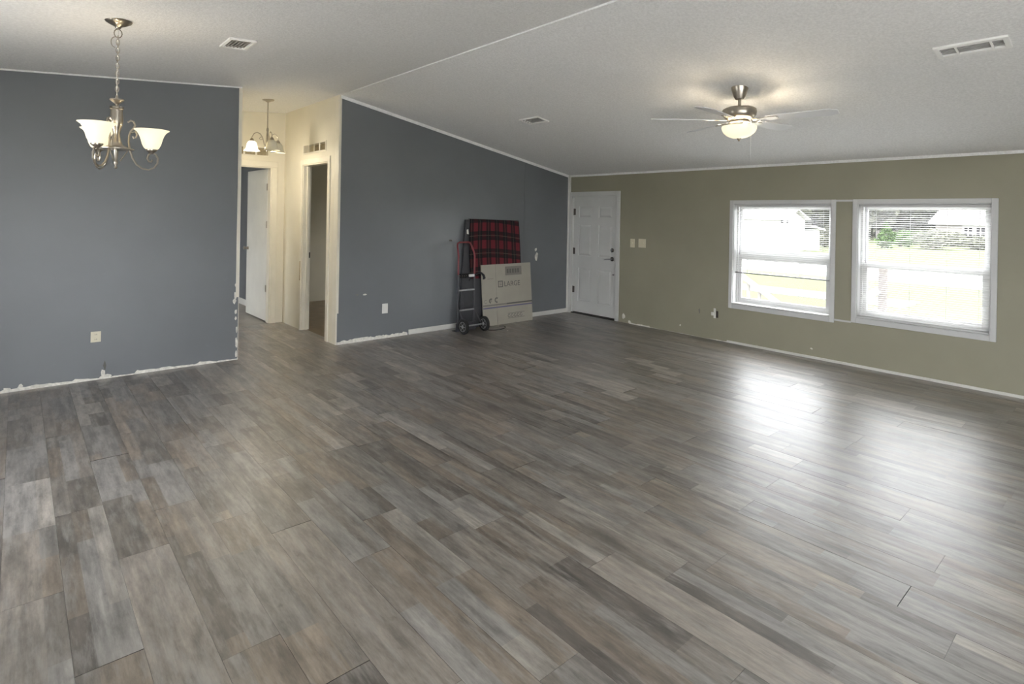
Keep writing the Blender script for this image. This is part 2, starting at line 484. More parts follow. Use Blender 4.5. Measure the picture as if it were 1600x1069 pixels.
for i, (xa, ya, yb) in enumerate(seen[:300]):
    o = bpy.data.objects.new('plank', rng.choice(PLANKS)); COL.objects.link(o)
    o.parent = floor
    flip = rng.random() < 0.5
    sc = (yb - ya) / PL
    short = 0.0015 if rng.random() < 0.08 else 0.0
    xa2 = min(max(xa, XL), XW); w = (min(xa + PW, XW - .001) - xa2) / PW
    if flip:
        o.location = (xa2 + PW * w, yb, 0); o.rotation_euler = (0, 0, math.pi); o.scale = (w, sc - short, 1)
    else:
        o.location = (xa2, ya, 0); o.scale = (w, sc - short, 1)
hid += seen[300:]
hv, hf, hc = [], [], []
for (xa, ya, yb) in hid:
    me = rng.choice(PLANKS); n = len(hv); sc = (yb - ya) / PL
    w = (min(xa + PW, XW - .001) - xa) / PW
    for v in me.vertices: hv.append((max(XL, xa + v.co.x * w), ya + v.co.y * sc, v.co.z))
    ca = me.color_attributes['print'].data
    for p in me.polygons:
        hf.append(tuple(n + k for k in p.vertices)); c = ca[p.loop_start].color
        hc += [tuple(c)] * len(p.vertices)
me = bpy.data.meshes.new('plank_remainder'); me.from_pydata(hv, [], hf)
ca = me.color_attributes.new('print', 'FLOAT_COLOR', 'CORNER')
for i, c in enumerate(hc): ca.data[i].color = c
me.polygons.foreach_set('use_smooth', [True] * len(me.polygons)); me.set_sharp_from_angle(angle=math.radians(30))
me.materials.append(MAT['plank'])
o = bpy.data.objects.new('plank_remainder', me); COL.objects.link(o); o.parent = floor; o['kind'] = 'stuff'
# floors of the rooms behind the doors
fb = MB().box(XL, 2.9, YB + 1.682, YE, -0.0104, -0.001).build('floor_bedroom', mat('bedroom_floor_vinyl', (0.28, 0.26, 0.23), 0.4, var=0.15, vscale=5))
struct(fb, 'grey floor of the room behind the hall end door')
fb = MB().box(2.69, XW, YB + .11, YE, -0.0104, -0.0008).build('floor_side_room', mat('side_room_floor_vinyl', (0.17, 0.125, 0.075), 0.45, var=0.2, vscale=7))
struct(fb, 'brown floor of the room beside the hall')

# ------------------------------------------------------------------ ceiling
cm = MB()
VENTS = [(4.12, 4.277, 0.56, 0.905, .026), (4.115, 4.285, 4.32, 4.62, .018), (1.075, 1.252, 4.185, 4.445, .018)]   # x0 x1 y0 y1 rim
def ceil_cells(xa, xb):
    hs = [(v[0] + v[4], v[1] - v[4], v[2] + v[4], v[3] - v[4]) for v in VENTS if xa < v[0] < xb]
    ys = sorted({YR - .15, YE + .15} | {h[2] for h in hs} | {h[3] for h in hs})
    for ya, yb in zip(ys, ys[1:]):
        x = xa
        for h in sorted(hs):
            if h[2] < (ya + yb) / 2 < h[3]:
                yield x, h[0], ya, yb
                x = h[1]
        yield x, xb, ya, yb
for xa, xb, ya, yb in list(ceil_cells(XL - .15, XRDG)) + list(ceil_cells(XRDG, XW + .15)):
    za, zb = ceil_z(xa), ceil_z(xb)
    cm.hexa([(xa, ya, za), (xb, ya, zb), (xb, yb, zb), (xa, yb, za), (xa, ya, za + .12), (xb, ya, zb + .12), (xb, yb, zb + .12), (xa, yb, za + .12)])
ceiling = cm.build('ceiling', 'ceiling'); struct(ceiling, 'white popcorn textured vaulted ceiling with a ridge')
rb = MB()
xa, xb = XRDG + .005, XRDG + .12
rb.hexa([(xa, YR, ceil_z(xa) - .018), (xb, YR, ceil_z(xb) - .012), (xb, YB - .25, ceil_z(xb) - .004), (xa, YB - .25, ceil_z(xa) - .006),
         (xa, YR, ceil_z(xa) + .002), (xb, YR, ceil_z(xb) + .002), (xb, YB - .25, ceil_z(xb) + .002), (xa, YB - .25, ceil_z(xa) + .002)])
rb = rb.build('trim_ridge', 'ceiling'); struct(rb, 'flat white batten strip along the ceiling ridge')

# ------------------------------------------------------------------ walls
def span_y(mb, a0, a1, z0, z1, y0, y1):
    """wall piece in a y=const wall between x=a0..a1; z1 None = up to the sloped ceiling"""
    t0 = (ceil_z(a0) + .02) if z1 is None else z1; t1 = (ceil_z(a1) + .02) if z1 is None else z1
    mb.hexa([(a0, y0, z0), (a1, y0, z0), (a1, y1, z0), (a0, y1, z0), (a0, y0, t0), (a1, y0, t1), (a1, y1, t1), (a0, y1, t0)])
def span_x(mb, a0, a1, z0, z1, x0, x1):
    t0 = (ceil_z(x0) + .02) if z1 is None else z1; t1 = (ceil_z(x1) + .02) if z1 is None else z1
    mb.hexa([(x0, a0, z0), (x1, a0, z0), (x1, a1, z0), (x0, a1, z0), (x0, a0, t0), (x1, a0, t1), (x1, a1, t1), (x0, a1, t0)])
ZB = -0.01
w = MB(); span_y(w, XL - .12, 1.668, ZB, None, YB, YB + .10)
wall_bl = w.build('wall_back_left', 'blue'); struct(wall_bl, 'slate blue dining wall left of the hall opening')
w = MB(); span_y(w, 2.70, XW + .12, ZB, None, YB + .012, YB + .10)
wall_br = w.build('wall_back_right', 'blue'); struct(wall_br, 'slate blue wall between hall opening and olive wall')
PJ = [2.70, 3.06, 4.28, 5.50, XW + .01]
PT = [0.010, -0.004, 0.003, 0.0]
for i in range(4):
    a0, a1 = PJ[i], PJ[i + 1] - .0002; d = PT[i] * (a1 - a0) / 2
    t0, t1 = ceil_z(a0) + .015, ceil_z(a1) + .015
    p = MB().hexa([(a0, YB - d, ZB), (a1, YB + d, ZB), (a1, YB + .014, ZB), (a0, YB + .014, ZB),
                   (a0, YB - d, t0), (a1, YB + d, t1), (a1, YB + .014, t1), (a0, YB + .014, t0)])
    p.build('wall_panel', 'blue', wall_br)

W1 = dict(y0=2.218, y1=3.385, z0=0.417, z1=1.704)
W2 = dict(y0=0.918, y1=2.06, z0=0.447, z1=1.704)
CW = 0.045
def opening(W): return (W['y0'] + CW, W['y1'] - CW, W['z0'] + CW + .01, W['z1'] - CW)
DOOR = (5.10, 5.945, 1.775)      # slab y range and height
XO = XW + .14
w = MB()
o1, o2 = opening(W1), opening(W2)
cuts = sorted([o2, o1, (DOOR[0] - .012, DOOR[1] + .012, ZB, DOOR[2] + .012), (7.3, 9.0, 0.7, 1.7)])
yy = YR - .12
for (a, b, z0, z1) in cuts:
    span_x(w, yy, a, ZB, ceil_z(XW) + .02, XW, XO)
    if z0 > ZB: span_x(w, a, b, ZB, z0, XW, XO)
    span_x(w, a, b, z1, ceil_z(XW) + .02, XW, XO)
    yy = b
span_x(w, yy, YE + .12, ZB, ceil_z(XW) + .02, XW, XO)
wall_r = w.build('wall_right', 'olive'); struct(wall_r, 'olive green wall with two windows and the entry door')
# thin outside skin keeps the olive paint inside
# unseen outer walls
w = MB()
lc = sorted([(-3.0, -0.3, 0.5, 2.15), (2.9, 4.4, 0.95, 2.05), (8.3, 9.8, 0.7, 1.9)])
yy = YR - .12
for (a, b, z0, z1) in lc:
    span_x(w, yy, a, ZB, ceil_z(XL - .12) + .02, XL - .12, XL)
    span_x(w, a, b, ZB, z0, XL - .12, XL); span_x(w, a, b, z1, ceil_z(XL - .12) + .02, XL - .12, XL)
    yy = b
span_x(w, yy, YE + .12, ZB, ceil_z(XL - .12) + .02, XL - .12, XL)
o = w.build('wall_left', 'plain'); struct(o, 'pale outer wall with an added window behind the viewer')
w = MB(); RW = ((-0.6, 2.2),)
span_y(w, XL - .12, RW[0][0], ZB, None, YR - .12, YR); span_y(w, RW[0][1], XRDG, ZB, None, YR - .12, YR); span_y(w, XRDG, XW + .12, ZB, None, YR - .12, YR)
for a_, b_ in RW:
    span_y(w, a_, b_, ZB, .02, YR - .12, YR); span_y(w, a_, b_, 2.08, None, YR - .12, YR)
    rt_ = empty('window_rear_offscreen', ((a_ + b_) / 2, YR - .06, .02)); struct(rt_, 'unseen sliding door added in the rear wall for daylight')  # added opening, brings in daylight from behind
    part(MB().box(a_, a_ + .06, YR - .09, YR - .03, .02, 2.08).box(b_ - .06, b_, YR - .09, YR - .03, .02, 2.08).box((a_ + b_) / 2 - .04, (a_ + b_) / 2 + .04, YR - .09, YR - .03, .02, 2.08).box(a_ + .06, b_ - .06, YR - .09, YR - .03, 2.02, 2.08), 'window_frame', 'vinyl', rt_)
    part(MB().box(a_ + .06, b_ - .06, YR - .062, YR - .058, .02, 2.03), 'pane', 'clear_pane', rt_)
o = w.build('wall_rear', 'plain'); struct(o, 'pale rear wall behind the viewer')
w = MB(); span_y(w, XL - .12, XRDG, ZB, None, YE, YE + .12)
o = w.build('wall_bedroom_far', 'blue'); struct(o, 'blue far wall of the room behind the hall')
# hall
HY = 7.70
w = MB()
span_x(w, YB + .10, HY, ZB, None, 1.568, 1.668)
o = w.build('wall_hall_left', 'cream'); struct(o, 'cream hall wall behind the blue dining wall')
# hall end wall with door opening
HD = (1.76, 2.515, 2.055)
w = MB()
span_y(w, XL, HD[0], ZB, None, HY, HY + .1); span_y(w, HD[1], 2.79, ZB, 2.82, HY, HY + .1)
span_y(w, HD[0], HD[1], HD[2], 2.205, HY, HY + .1); span_y(w, HD[0], HD[1], 2.30, None, HY, HY + .1)
span_y(w, HD[0], 1.875, 2.205, 2.30, HY, HY + .1); span_y(w, 2.465, HD[1], 2.205, 2.30, HY, HY + .1); span_y(w, 1.875, 2.465, 2.205, 2.30, HY + .09, HY + .1)
o = w.build('wall_hall_end', 'cream'); struct(o, 'cream wall at the end of the hall')
# hall right wall with door opening; room beyond
SD = (6.285, 7.045, 2.062)
XH = 2.685
w = MB()
span_x(w, YB + .10, SD[0], ZB, None, XH, XH + .1); span_x(w, SD[1], HY, ZB, None, XH, XH + .1)
GZ0, GZ1, GYA, GYB = 2.205, 2.30, 6.375, 7.025       # return grille pocket above the doorway
span_x(w, SD[0], SD[1], SD[2], GZ0, XH, XH + .1); span_x(w, SD[0], SD[1], GZ1, None, XH, XH + .1)
span_x(w, SD[0], GYA, GZ0, GZ1, XH, XH + .1); span_x(w, GYB, SD[1], GZ0, GZ1, XH, XH + .1); span_x(w, GYA, GYB, GZ0, GZ1, XH + .09, XH + .1)
wall_hr = w.build('wall_hall_right', 'cream'); struct(wall_hr, 'cream hall wall with the side room doorway')
# small wall end between hall and living room
w = MB(); w.box(XH, 2.70, YB, YB + .10, ZB, ZRDG + .01)
o = w.build('trim_hall_corner', 'cream_trim'); struct(o, 'white board capping the wall end at the hall opening')
w = MB(); span_x(w, HY + .1, YE, ZB, None, 2.70, 2.80)
o = w.build('wall_bedroom_right', 'blue'); struct(o, 'blue side wall seen through the hall end door')
w = MB().box(2.688, 2.70, HY + .105, YE - .02, 0, .09)
o = w.build('baseboard_bedroom', 'trim'); struct(o, 'white baseboard seen through the hall end door')
w = MB(); span_y(w, 2.80, XW, ZB, None, 9.2, 9.3)
o = w.build('wall_side_room_far', 'tan'); struct(o, 'tan far wall of the side room')

# ------------------------------------------------------------------ trims
n_trim = [0]
def trim(mb, m, text, bevel=0):
    n_trim[0] += 1
    o = mb.build('trim_%d' % n_trim[0], m, None, False, bevel); return struct(o, text)
# sloped cove along back wall and olive wall top, left wall top
def slope_strip(xa, xb, hgt, dep):
    za, zb = ceil_z(xa), ceil_z(xb)
    return MB().hexa([(xa, YB - dep, za - hgt), (xb, YB - dep, zb - hgt), (xb, YB, zb - hgt), (xa, YB, za - hgt),
                      (xa, YB - dep, za + .001), (xb, YB - dep, zb + .001), (xb, YB, zb + .001), (xa, YB, za + .001)])
trim(slope_strip(2.70, XW, .035, .012), 'ceiling', 'white cove strip along the top of the back blue wall')
trim(slope_strip(XL, 1.668, .012, .010), 'ceiling', 'white cove strip along the top of the dining blue wall')
trim(MB().box(XW - .012, XW, YR, YB, ceil_z(XW) - .025, ceil_z(XW) + .004), 'ceiling', 'pale strip along the top of the olive wall')
trim(MB().box(XW - .035, XW, YB - .012, YB - .001, 0, ceil_z(XW)).box(XW - .012, XW, YB - .035, YB - .001, 0, ceil_z(XW)), 'trim', 'white corner strip between blue and olive walls')
# hall opening casing strips
trim(MB().box(1.642, 1.672, YB - .008, YB, 0.62, ceil_z(1.66)).box(1.664, 1.672, YB, YB + .1, 0, ceil_z(1.66)), 'cream_trim', 'white corner bead at the end of the dining wall')
trim(MB().box(2.688, 2.712, YB - .009, YB + .001, .35, ceil_z(2.7)), 'cream_trim', 'white corner bead beside the back blue wall')
# side door casing (hall side)
C1 = MB()
C1.box(XH - .014, XH, SD[1], SD[1] + .062, 0, SD[2]).box(XH - .014, XH, SD[0] - .062, SD[0], 0, SD[2]).box(XH - .014, XH, SD[0] - .062, SD[1] + .062, SD[2] + .0005, SD[2] + .062)
trim(C1, 'cream_trim', 'cream casing around the side room doorway', .003)
# jamb lining with stop
J = MB()
J.box(XH, XH + .1, SD[1] - .012, SD[1], 0, SD[2] - .0125).box(XH, XH + .1, SD[0], SD[0] + .012, 0, SD[2] - .0125).box(XH, XH + .1, SD[0], SD[1], SD[2] - .012, SD[2])
J.box(XH + .045, XH + .075, SD[1] - .026, SD[1] - .012, 0, SD[2] - .012).box(XH + .045, XH + .075, SD[0] + .012, SD[0] + .026, 0, SD[2] - .012)
jm = trim(J, 'cream_trim', 'cream jamb of the side room doorway', .002)
MB().box(XH + .085, XH + .099, SD[1] - .0145, SD[1] - .011, .90, .97).build('strike_plate', 'dark_metal', jm)
# scuff on casing
MB().box(XH - .0165, XH - .0135, SD[1] + .012, SD[1] + .030, .62, .86).build('scuff_mark', mat('brown_scuff', (0.36, 0.27, 0.16), .8, var=.3, vscale=30), jm)
# end door casing
C2 = MB()
C2.box(HD[1], HD[1] + .075, HY - .016, HY, 0, HD[2]).box(HD[0] - .075, HD[0], HY - .016, HY, 0, HD[2]).box(HD[0] - .075, HD[1] + .075, HY - .016, HY, HD[2] + .0005, HD[2] + .075)
trim(C2, 'cream_trim', 'cream casing around the hall end door', .003)
J2 = MB().box(HD[1] - .012, HD[1], HY, HY + .1, 0, HD[2] - .0125).box(HD[0], HD[0] + .012, HY, HY + .1, 0, HD[2] - .0125).box(HD[0], HD[1], HY, HY + .1, HD[2] - .012, HD[2])
trim(J2, 'cream_trim', 'cream jamb of the hall end doorway')

# rough plaster edges (real chipped strips with an uneven top)
def rough_strip(p0, p1, h, out, seedn, n=60, lo=0.35):
    """uneven strip on a wall foot from p0 to p1 (floor points), proud by vector out"""
    rnd = random.Random(seedn); p0, p1, out = Vector(p0), Vector(p1), Vector(out)
    vs = []; fs = []; hv = h
    for i in range(n + 1):
        t = i / n; b = p0.lerp(p1, t)
        hv += rnd.uniform(-.3, .3) * h; hv = min(max(hv, h * lo), h * 1.3)
        if rnd.random() < 0.03: hv = h * rnd.uniform(1.3, 1.7)
        vs += [b, b + out, b + out * .6 + Vector((0, 0, hv)), b + Vector((0, 0, hv))]
    for i in range(n):
        a, b = 4 * i, 4 * i + 4
        for k in range(4):
            q = (k + 1) % 4; fs.append((a + k, a + q, b + q, b + k))
    fs += [(0, 1, 2, 3), tuple(4 * n + k for k in (3, 2, 1, 0))]
    return MB().add(vs, fs)
def base(name, mb, m, text, bevel=0): return struct(mb.build(name, m, None, False, bevel), text)
base('baseboard_dining', rough_strip((XL, YB, 0), (1.668, YB, 0), .020, (0, -.010, 0), 3, 130), 'plaster', 'torn white plaster edge at the foot of the dining wall')
base('baseboard_back_torn', rough_strip((2.70, YB, 0), (3.60, YB, 0), .034, (0, -.008, 0), 4, 50, .75), 'plaster', 'torn white plaster edge left of the short baseboard')
base('baseboard_back', MB().box(3.615, XW - .02, YB - .014, YB, 0, .062), 'trim', 'low white baseboard under the back blue wall', .004)
base('baseboard_right', MB().box(XW - .014, XW, YR, 3.395, 0, .026), 'trim', 'thin white base strip under the windows', .003)
base('baseboard_right_torn', rough_strip((XW, 3.40, 0), (XW, 4.83, 0), .012, (-.006, 0, 0), 8, 50, .1), 'plaster', 'thin torn plaster line between base strip and entry door')

# chips and marks on the walls: irregular flat flakes
def flake(parent, name, pts, out, m):
    return MB().prism(pts, out).build(name, m, parent)
def blob(c, rx, rz, plane, seedn, n=9):
    rnd = random.Random(seedn); r = []
    for i in range(n):
        a = 2 * math.pi * i / n; k = rnd.uniform(.6, 1.2)
        u, v = rx * k * math.cos(a), rz * k * math.sin(a)
        r.append((c[0] + u, c[1], c[2] + v) if plane == 'y' else (c[0], c[1] + u, c[2] + v))
    return r
def chip_back(px, py, rx, rz, sd, m='plaster', par=None, th=.0025):
    c = on_y(px, py, YB - .0005 - (.004 if 580 < px < 900 else .004)); flake(par or wall_br, 'paint_chip', blob(c, rx, rz, 'y', sd), (0, -th, 0), m)
chip_back(838, 401, .036, .062, 1); chip_back(837, 390, .018, .03, 2)
chip_back(558, 461, .02, .008, 3, 'ink_light'); chip_back(570, 460, .03, .010, 4)
chip_back(704, 376, .024, .012, 5, 'dark_metal'); chip_back(718, 378, .012, .010, 6, 'dark_metal')
def chip_right(px, py, ry, rz, sd, m='plaster'):
    c = on_x(px, py, XW + .0005); flake(wall_r, 'paint_chip', blob(c, ry, rz, 'x', sd), (-.003, 0, 0), m)
chip_right(974.5, 494.5, .030, .040, 11); chip_right(984, 503, .030, .022, 12); chip_right(1000, 508.5, .07, .016, 13)
chip_right(1093, 486, .016, .030, 14, 'ink_light'); chip_right(1063, 508, .012, .012, 15, 'plaster'); chip_right(1183, 541, .010, .012, 16, 'plaster'); chip_right(1268, 545, .014, .010, 17, 'plaster')
# torn corner bead of the dining wall, lower part
fl = [(369.5, 445, .018, .03), (368, 462, .016, .05), (366.5, 470, .022, .035), (368.5, 487, .016, .03), (368, 498, .016, .025), (371, 515, .013, .05), (371.5, 535, .013, .06), (371, 553, .013, .05), (371, 430, .012, .06), (371.5, 412, .012, .07), (371.5, 398, .011, .06)]
for i, (px, py, rx, rz) in enumerate(fl):
    c = on_y(px, py, YB + .0005); c.x = min(c.x, 1.655)
    flake(wall_bl, 'plaster_flake', blob(c, rx * .8, rz * .9, 'y', 40 + i, 8), (0, -.004, 0), 'plaster')
for i, (px, py, rx, rz) in enumerate([(161, 583, .018, .035), (165, 588, .05, .018), (170, 592, .06, .012), (32, 604, .02, .02), (10, 609, .03, .015)]):
    c = on_y(px, py, YB + .0005); flake(wall_bl, 'plaster_flake', blob(c, rx, rz, 'y', 60 + i, 9), (0, -.004, 0), 'plaster')
c = on_y(163.5, 571, YB + .0005); flake(wall_bl, 'paint_scratch', blob(c, .010, .05, 'y', 70, 8), (0, -.0015, 0), 'ink')

# ------------------------------------------------------------------ windows
def ybox(mb, x0, x1, y0, y1, z0, z1): mb.box(x0, x1, y0, y1, z0, z1)
def frame4(x0, x1, y0, y1, z0, z1, t, tb=None, tt=None):
    tb = t if tb is None else tb; tt = t if tt is None else tt
    return MB().box(x0, x1, y0, y0 + t, z0, z1).box(x0, x1, y1 - t, y1, z0, z1).box(x0, x1, y0 + t, y1 - t, z0, z0 + tb).box(x0, x1, y0 + t, y1 - t, z1 - tt, z1)
def make_window(n, W, meet, gap, text):
    root = empty('window_%d' % n, (XW, (W['y0'] + W['y1']) / 2, W['z0'])); struct(root, text)
    a, b, z0, z1 = opening(W)
    c = frame4(XW - .014, XW + .001, W['y0'], W['y1'], W['z0'], W['z1'], CW, CW + .01)
    part(c, 'casing', 'vinyl', root, bevel=.004)
    j = frame4(XW + .001, XO, a - .001, b + .001, z0 - .001, z1 + .001, .008)
    part(j, 'jamb', 'vinyl', root)
    part(MB().box(XW - .030, XW + .07, a + .008, b - .008, z0 + .006, z0 + .016), 'sill', 'vinyl', root, bevel=.003)
    # vinyl outer frame
    part(frame4(XW + .07, XO - .005, a + .008, b - .008, z0 + .008, z1 - .008, .022), 'window_frame', 'vinyl', root)
    ia, ib = a + .030, b - .030; iz0, iz1 = z0 + .030, z1 - .030
    us = part(frame4(XW + .108, XW + .128, ia, ib, meet - .035, iz1, .030, .062), 'upper_sash', 'vinyl', root, bevel=.002)
    part(MB().box(XW + .116, XW + .120, ia + .028, ib - .028, meet + .02, iz1 - .028), 'pane', 'pane', us, org=world_loc(us))
    lt = meet + .02 - gap
    ls = part(frame4(XW + .082, XW + .102, ia, ib, iz0, lt, .040, .045, .055 + gap * .4), 'lower_sash', 'vinyl', root, bevel=.002)
    part(MB().box(XW + .090, XW + .094, ia + .038, ib - .038, iz0 + .04, lt - .05), 'pane', 'pane', ls, org=world_loc(ls))
    part(MB().box(XW + .131, XW + .133, ia, ib, iz0, meet - .01), 'insect_screen', 'screen', root)
    return root
w1 = make_window(1, W1, 1.10, .045, 'white framed window nearer the entry door, blind half lowered')
w2 = make_window(2, W2, 1.045, 0.0, 'white framed window with fully lowered mini blind and broken slats')
# straps between windows (top and bottom batten)
trim(MB().box(XW - .006, XW, W2['y1'], W1['y0'], W1['z1'] - .022, W1['z1'] - .002), 'vinyl', 'thin white batten joining the window tops')
trim(MB().box(XW - .006, XW, W2['y1'], W1['y0'], W2['z0'] - .008, W2['z0'] + .010), 'vinyl', 'thin white batten joining the window bottoms')
# panes and frames of the openings out of view
def plain_window(n, x0, x1, y0, y1, z0, z1, text, mull=0):
    root = empty('window_%s_offscreen' % n, ((x0 + x1) / 2, (y0 + y1) / 2, z0)); struct(root, text)
    part(frame4(x0, x1, y0, y1, z0, z1, .05), 'window_frame', 'vinyl', root)
    if mull: part(MB().box(x0, x1, (y0 + y1) / 2 - .03, (y0 + y1) / 2 + .03, z0 + .05, z1 - .05), 'mullion', 'vinyl', root)
    xm = (x0 + x1) / 2
    part(MB().box(xm - .002, xm + .002, y0 + .048, y1 - .048, z0 + .048, z1 - .048), 'pane', 'clear_pane', root)
plain_window('left', XL - .09, XL - .03, -3.0, -0.3, .5, 2.15, 'unseen window added behind the viewer for daylight', 1)  # added to let more daylight into the near room
plain_window('dining', XL - .09, XL - .03, 2.9, 4.4, .95, 2.05, 'unseen window added beside the dining wall for daylight', 1)  # added to brighten the far ceiling, olive wall and door
plain_window('bedroom', XL - .09, XL - .03, 8.3, 9.8, .7, 1.9, 'window of the room behind the hall')
plain_window('side_room', XW + .03, XW + .10, 7.3, 9.0, .7, 1.7, 'window of the side room')

# blinds
def slat_mesh(y0, y1, key, cache={}):
    if key in cache: return cache[key]
    wd = .0125; tilt = math.radians(6)
    pr = []
    for k in range(4):
        u = (k / 3 - .5) * 2; h = .0022 * (1 - u * u)
        pr.append((u * wd * math.cos(tilt) - h * math.sin(tilt), -u * wd * math.sin(tilt) + h * math.cos(tilt)))
    vs = []
    for y in (y0, y1):
        for (x, z) in pr: vs.append((x, y, z))
    fs = [(k, k + 1, k + 5, k + 4) for k in range(3)]
    me = bpy.data.meshes.new('slat'); me.from_pydata(vs, [], fs); me.materials.append(MAT['slat'])
    me.polygons.foreach_set('use_smooth', [True] * 3)
    cache[key] = me; return me
def make_blind(W, zb, text, broken=None):
    a, b, z0, z1 = opening(W)
    ya, yb = a + .014, b - .014
    xb = XW + .045
    root = empty('window_blind', (xb, (a + b) / 2, z1)); tag(root, text, 'blind')
    org = world_loc(root)
    part(MB().box(xb - .016, xb + .016, ya, yb, z1 - .034, z1 - .009), 'headrail', 'vinyl', root, bevel=.002)
    part(MB().box(xb - .013, xb + .013, ya, yb, zb, zb + .013), 'bottom_rail', 'white_plastic' if broken else 'steel', root, bevel=.002)
    z = z1 - .052; i = 0
    while z > zb + .02:
        o = None
        if broken and broken[0] < z < broken[1]:
            # the slat is snapped: only its far and near remains are left
            segs = [(ya, broken[2]), (broken[4] if z < broken[5] else broken[3], yb)]
            segs = [(ya, broken[2] if z < broken[5] else broken[6]), (broken[4], yb)]
        else: segs = [(ya, yb)]
        for s0, s1 in segs:
            o = bpy.data.objects.new('slat', slat_mesh(s0 - org.y, s1 - org.y, (round(s0, 3), round(s1, 3), id(root)))); COL.objects.link(o)
            o.parent = root; o.location = (0, 0, z - org.z)
        z -= .0205; i += 1
    for t in (.14, .42, .70, .93):
        y = yb + (ya - yb) * t
        part(MB().box(xb - .0135, xb - .0125, y - .0012, y + .0012, zb, z1 - .03), 'ladder_cord', 'vinyl', root)
    part(MB().tube([(xb - .022, yb - .055, z1 - .03), (xb - .024, yb - .056, z1 - .3), (xb - .024, yb - .058, z1 - .60)], .004, 6), 'tilt_wand', 'steel', root, smooth=True)
    return root
make_blind(W1, .840, 'white mini blind half lowered in the window nearer the door')
pA = on_x(1360, 358, XW + .045); pB = on_x(1435, 366, XW + .045); pC = on_x(1400, 370, XW + .045); pD = on_x(1360, 376, XW + .045)
make_blind(W2, .492, 'white mini blind lowered to the sill with snapped slats', (pD.z, pA.z, pC.y, pB.y, pA.y, on_x(1420, 366, XW + .045).z, pC.y))

# ------------------------------------------------------------------ entry door (door_1)
DX = XW + .035
d1 = empty('door_1', (XW, (DOOR[0] + DOOR[1]) / 2, 0)); struct(d1, 'white six panel entry door with lever handle and deadbolt')
y0, y1, dh = DOOR
zg = .022
# slab built as stiles/rails with recessed panels
slab = MB().box(DX + .012, DX + .045, y0, y1, zg, dh)
part(slab, 'door_slab', 'door', d1)
def face(ya, yb, za, zb): return MB().box(DX, DX + .0125, ya, yb, za, zb)
wd = y1 - y0
cols = [(y0 + .105, y0 + .105 + .245), (y1 - .105 - .245, y1 - .105)]
rows = [(.19, .70), (.885, 1.36), (1.465, 1.635)]
st = MB()
st.box(DX, DX + .0125, y0, cols[0][0], zg, dh); st.box(DX, DX + .0125, cols[0][1], cols[1][0], zg, dh); st.box(DX, DX + .0125, cols[1][1], y1, zg, dh)
for (ya, yb) in cols:
    prev = zg
    for (za, zb) in rows:
        st.box(DX, DX + .0125, ya, yb, prev, za); prev = zb
    st.box(DX, DX + .0125, ya, yb, prev, dh)
part(st, 'stiles_and_rails', 'door', d1)
for (ya, yb) in cols:
    for (za, zb) in rows:
        p = MB(); m_ = .032; xo, xi = DX + .012, DX + .003
        p.add([(xo, ya + .008, za + .008), (xo, yb - .008, za + .008), (xo, yb - .008, zb - .008), (xo, ya + .008, zb - .008),
               (xi, ya + m_, za + m_), (xi, yb - m_, za + m_), (xi, yb - m_, zb - m_), (xi, ya + m_, zb - m_)],
              [(4, 5, 6, 7), (0, 1, 5, 4), (1, 2, 6, 5), (2, 3, 7, 6), (3, 0, 4, 7)])
        part(p, 'door_panel', 'door', d1)
# casing and jamb, sweep
ca_ = MB().box(XW - .016, XW, y0 - .075, y0 - .012, 0, dh + .078).box(XW - .016, XW, y1 + .012, y1 + .055, 0, dh + .078).box(XW - .016, XW, y0 - .012, y1 + .012, dh + .012, dh + .078)
part(ca_, 'casing', 'door', d1, bevel=.004)
jb = MB().box(XW, XO, y0 - .012, y0, 0, dh + .012).box(XW, XO, y1, y1 + .012, 0, dh + .012).box(XW, XO, y0, y1, dh, dh + .012)
part(jb, 'jamb', 'door', d1)
part(MB().box(XW, XO, y0, y1, -.009, .012), 'threshold', 'dark_metal', d1)
part(MB().box(DX + .015, DX + .040, y0 + .002, y1 - .002, .012, zg), 'door_sweep', 'rubber', d1)
for zc in (1.55, .95, .36):
    part(MB().lathe([(.007, -.05), (.007, .05)], (DX - .004, y1 - .001, zc), 10).box(DX - .003, DX + .001, y1 - .035, y1 - .003, zc - .048, zc + .048), 'hinge', 'dark_metal', d1)
yk = 5.185
db = part(MB().lathe([(.030, 0), (.030, -.010), (.020, -.018), (.0, -.019)][::-1], (DX, yk, 1.0), 20, 'x'), 'deadbolt', 'dark_metal', d1, True)
part(MB().box(DX - .034, DX - .018, yk - .006, yk + .006, .978, 1.022), 'thumb_turn', 'steel', db, org=world_loc(db), bevel=.002)
lv = part(MB().lathe([(.0, -.022), (.016, -.022), (.020, -.012), (.032, -.008), (.032, 0)], (DX, yk, .872), 20, 'x'), 'lever_rose', 'dark_metal', d1, True)
part(MB().tube([(DX - .02, yk, .872), (DX - .045, yk, .872), (DX - .052, yk + .02, .871), (DX - .052, yk + .07, .866), (DX - .046, yk + .115, .858)], [.009, .009, .009, .008, .006], 8), 'lever', 'steel', lv, True, org=world_loc(lv))
part(MB().lathe([(.0, -.008), (.012, -.008), (.016, 0)], (DX, yk - .02, .648), 14, 'x'), 'lock_cap', 'steel', d1, True)

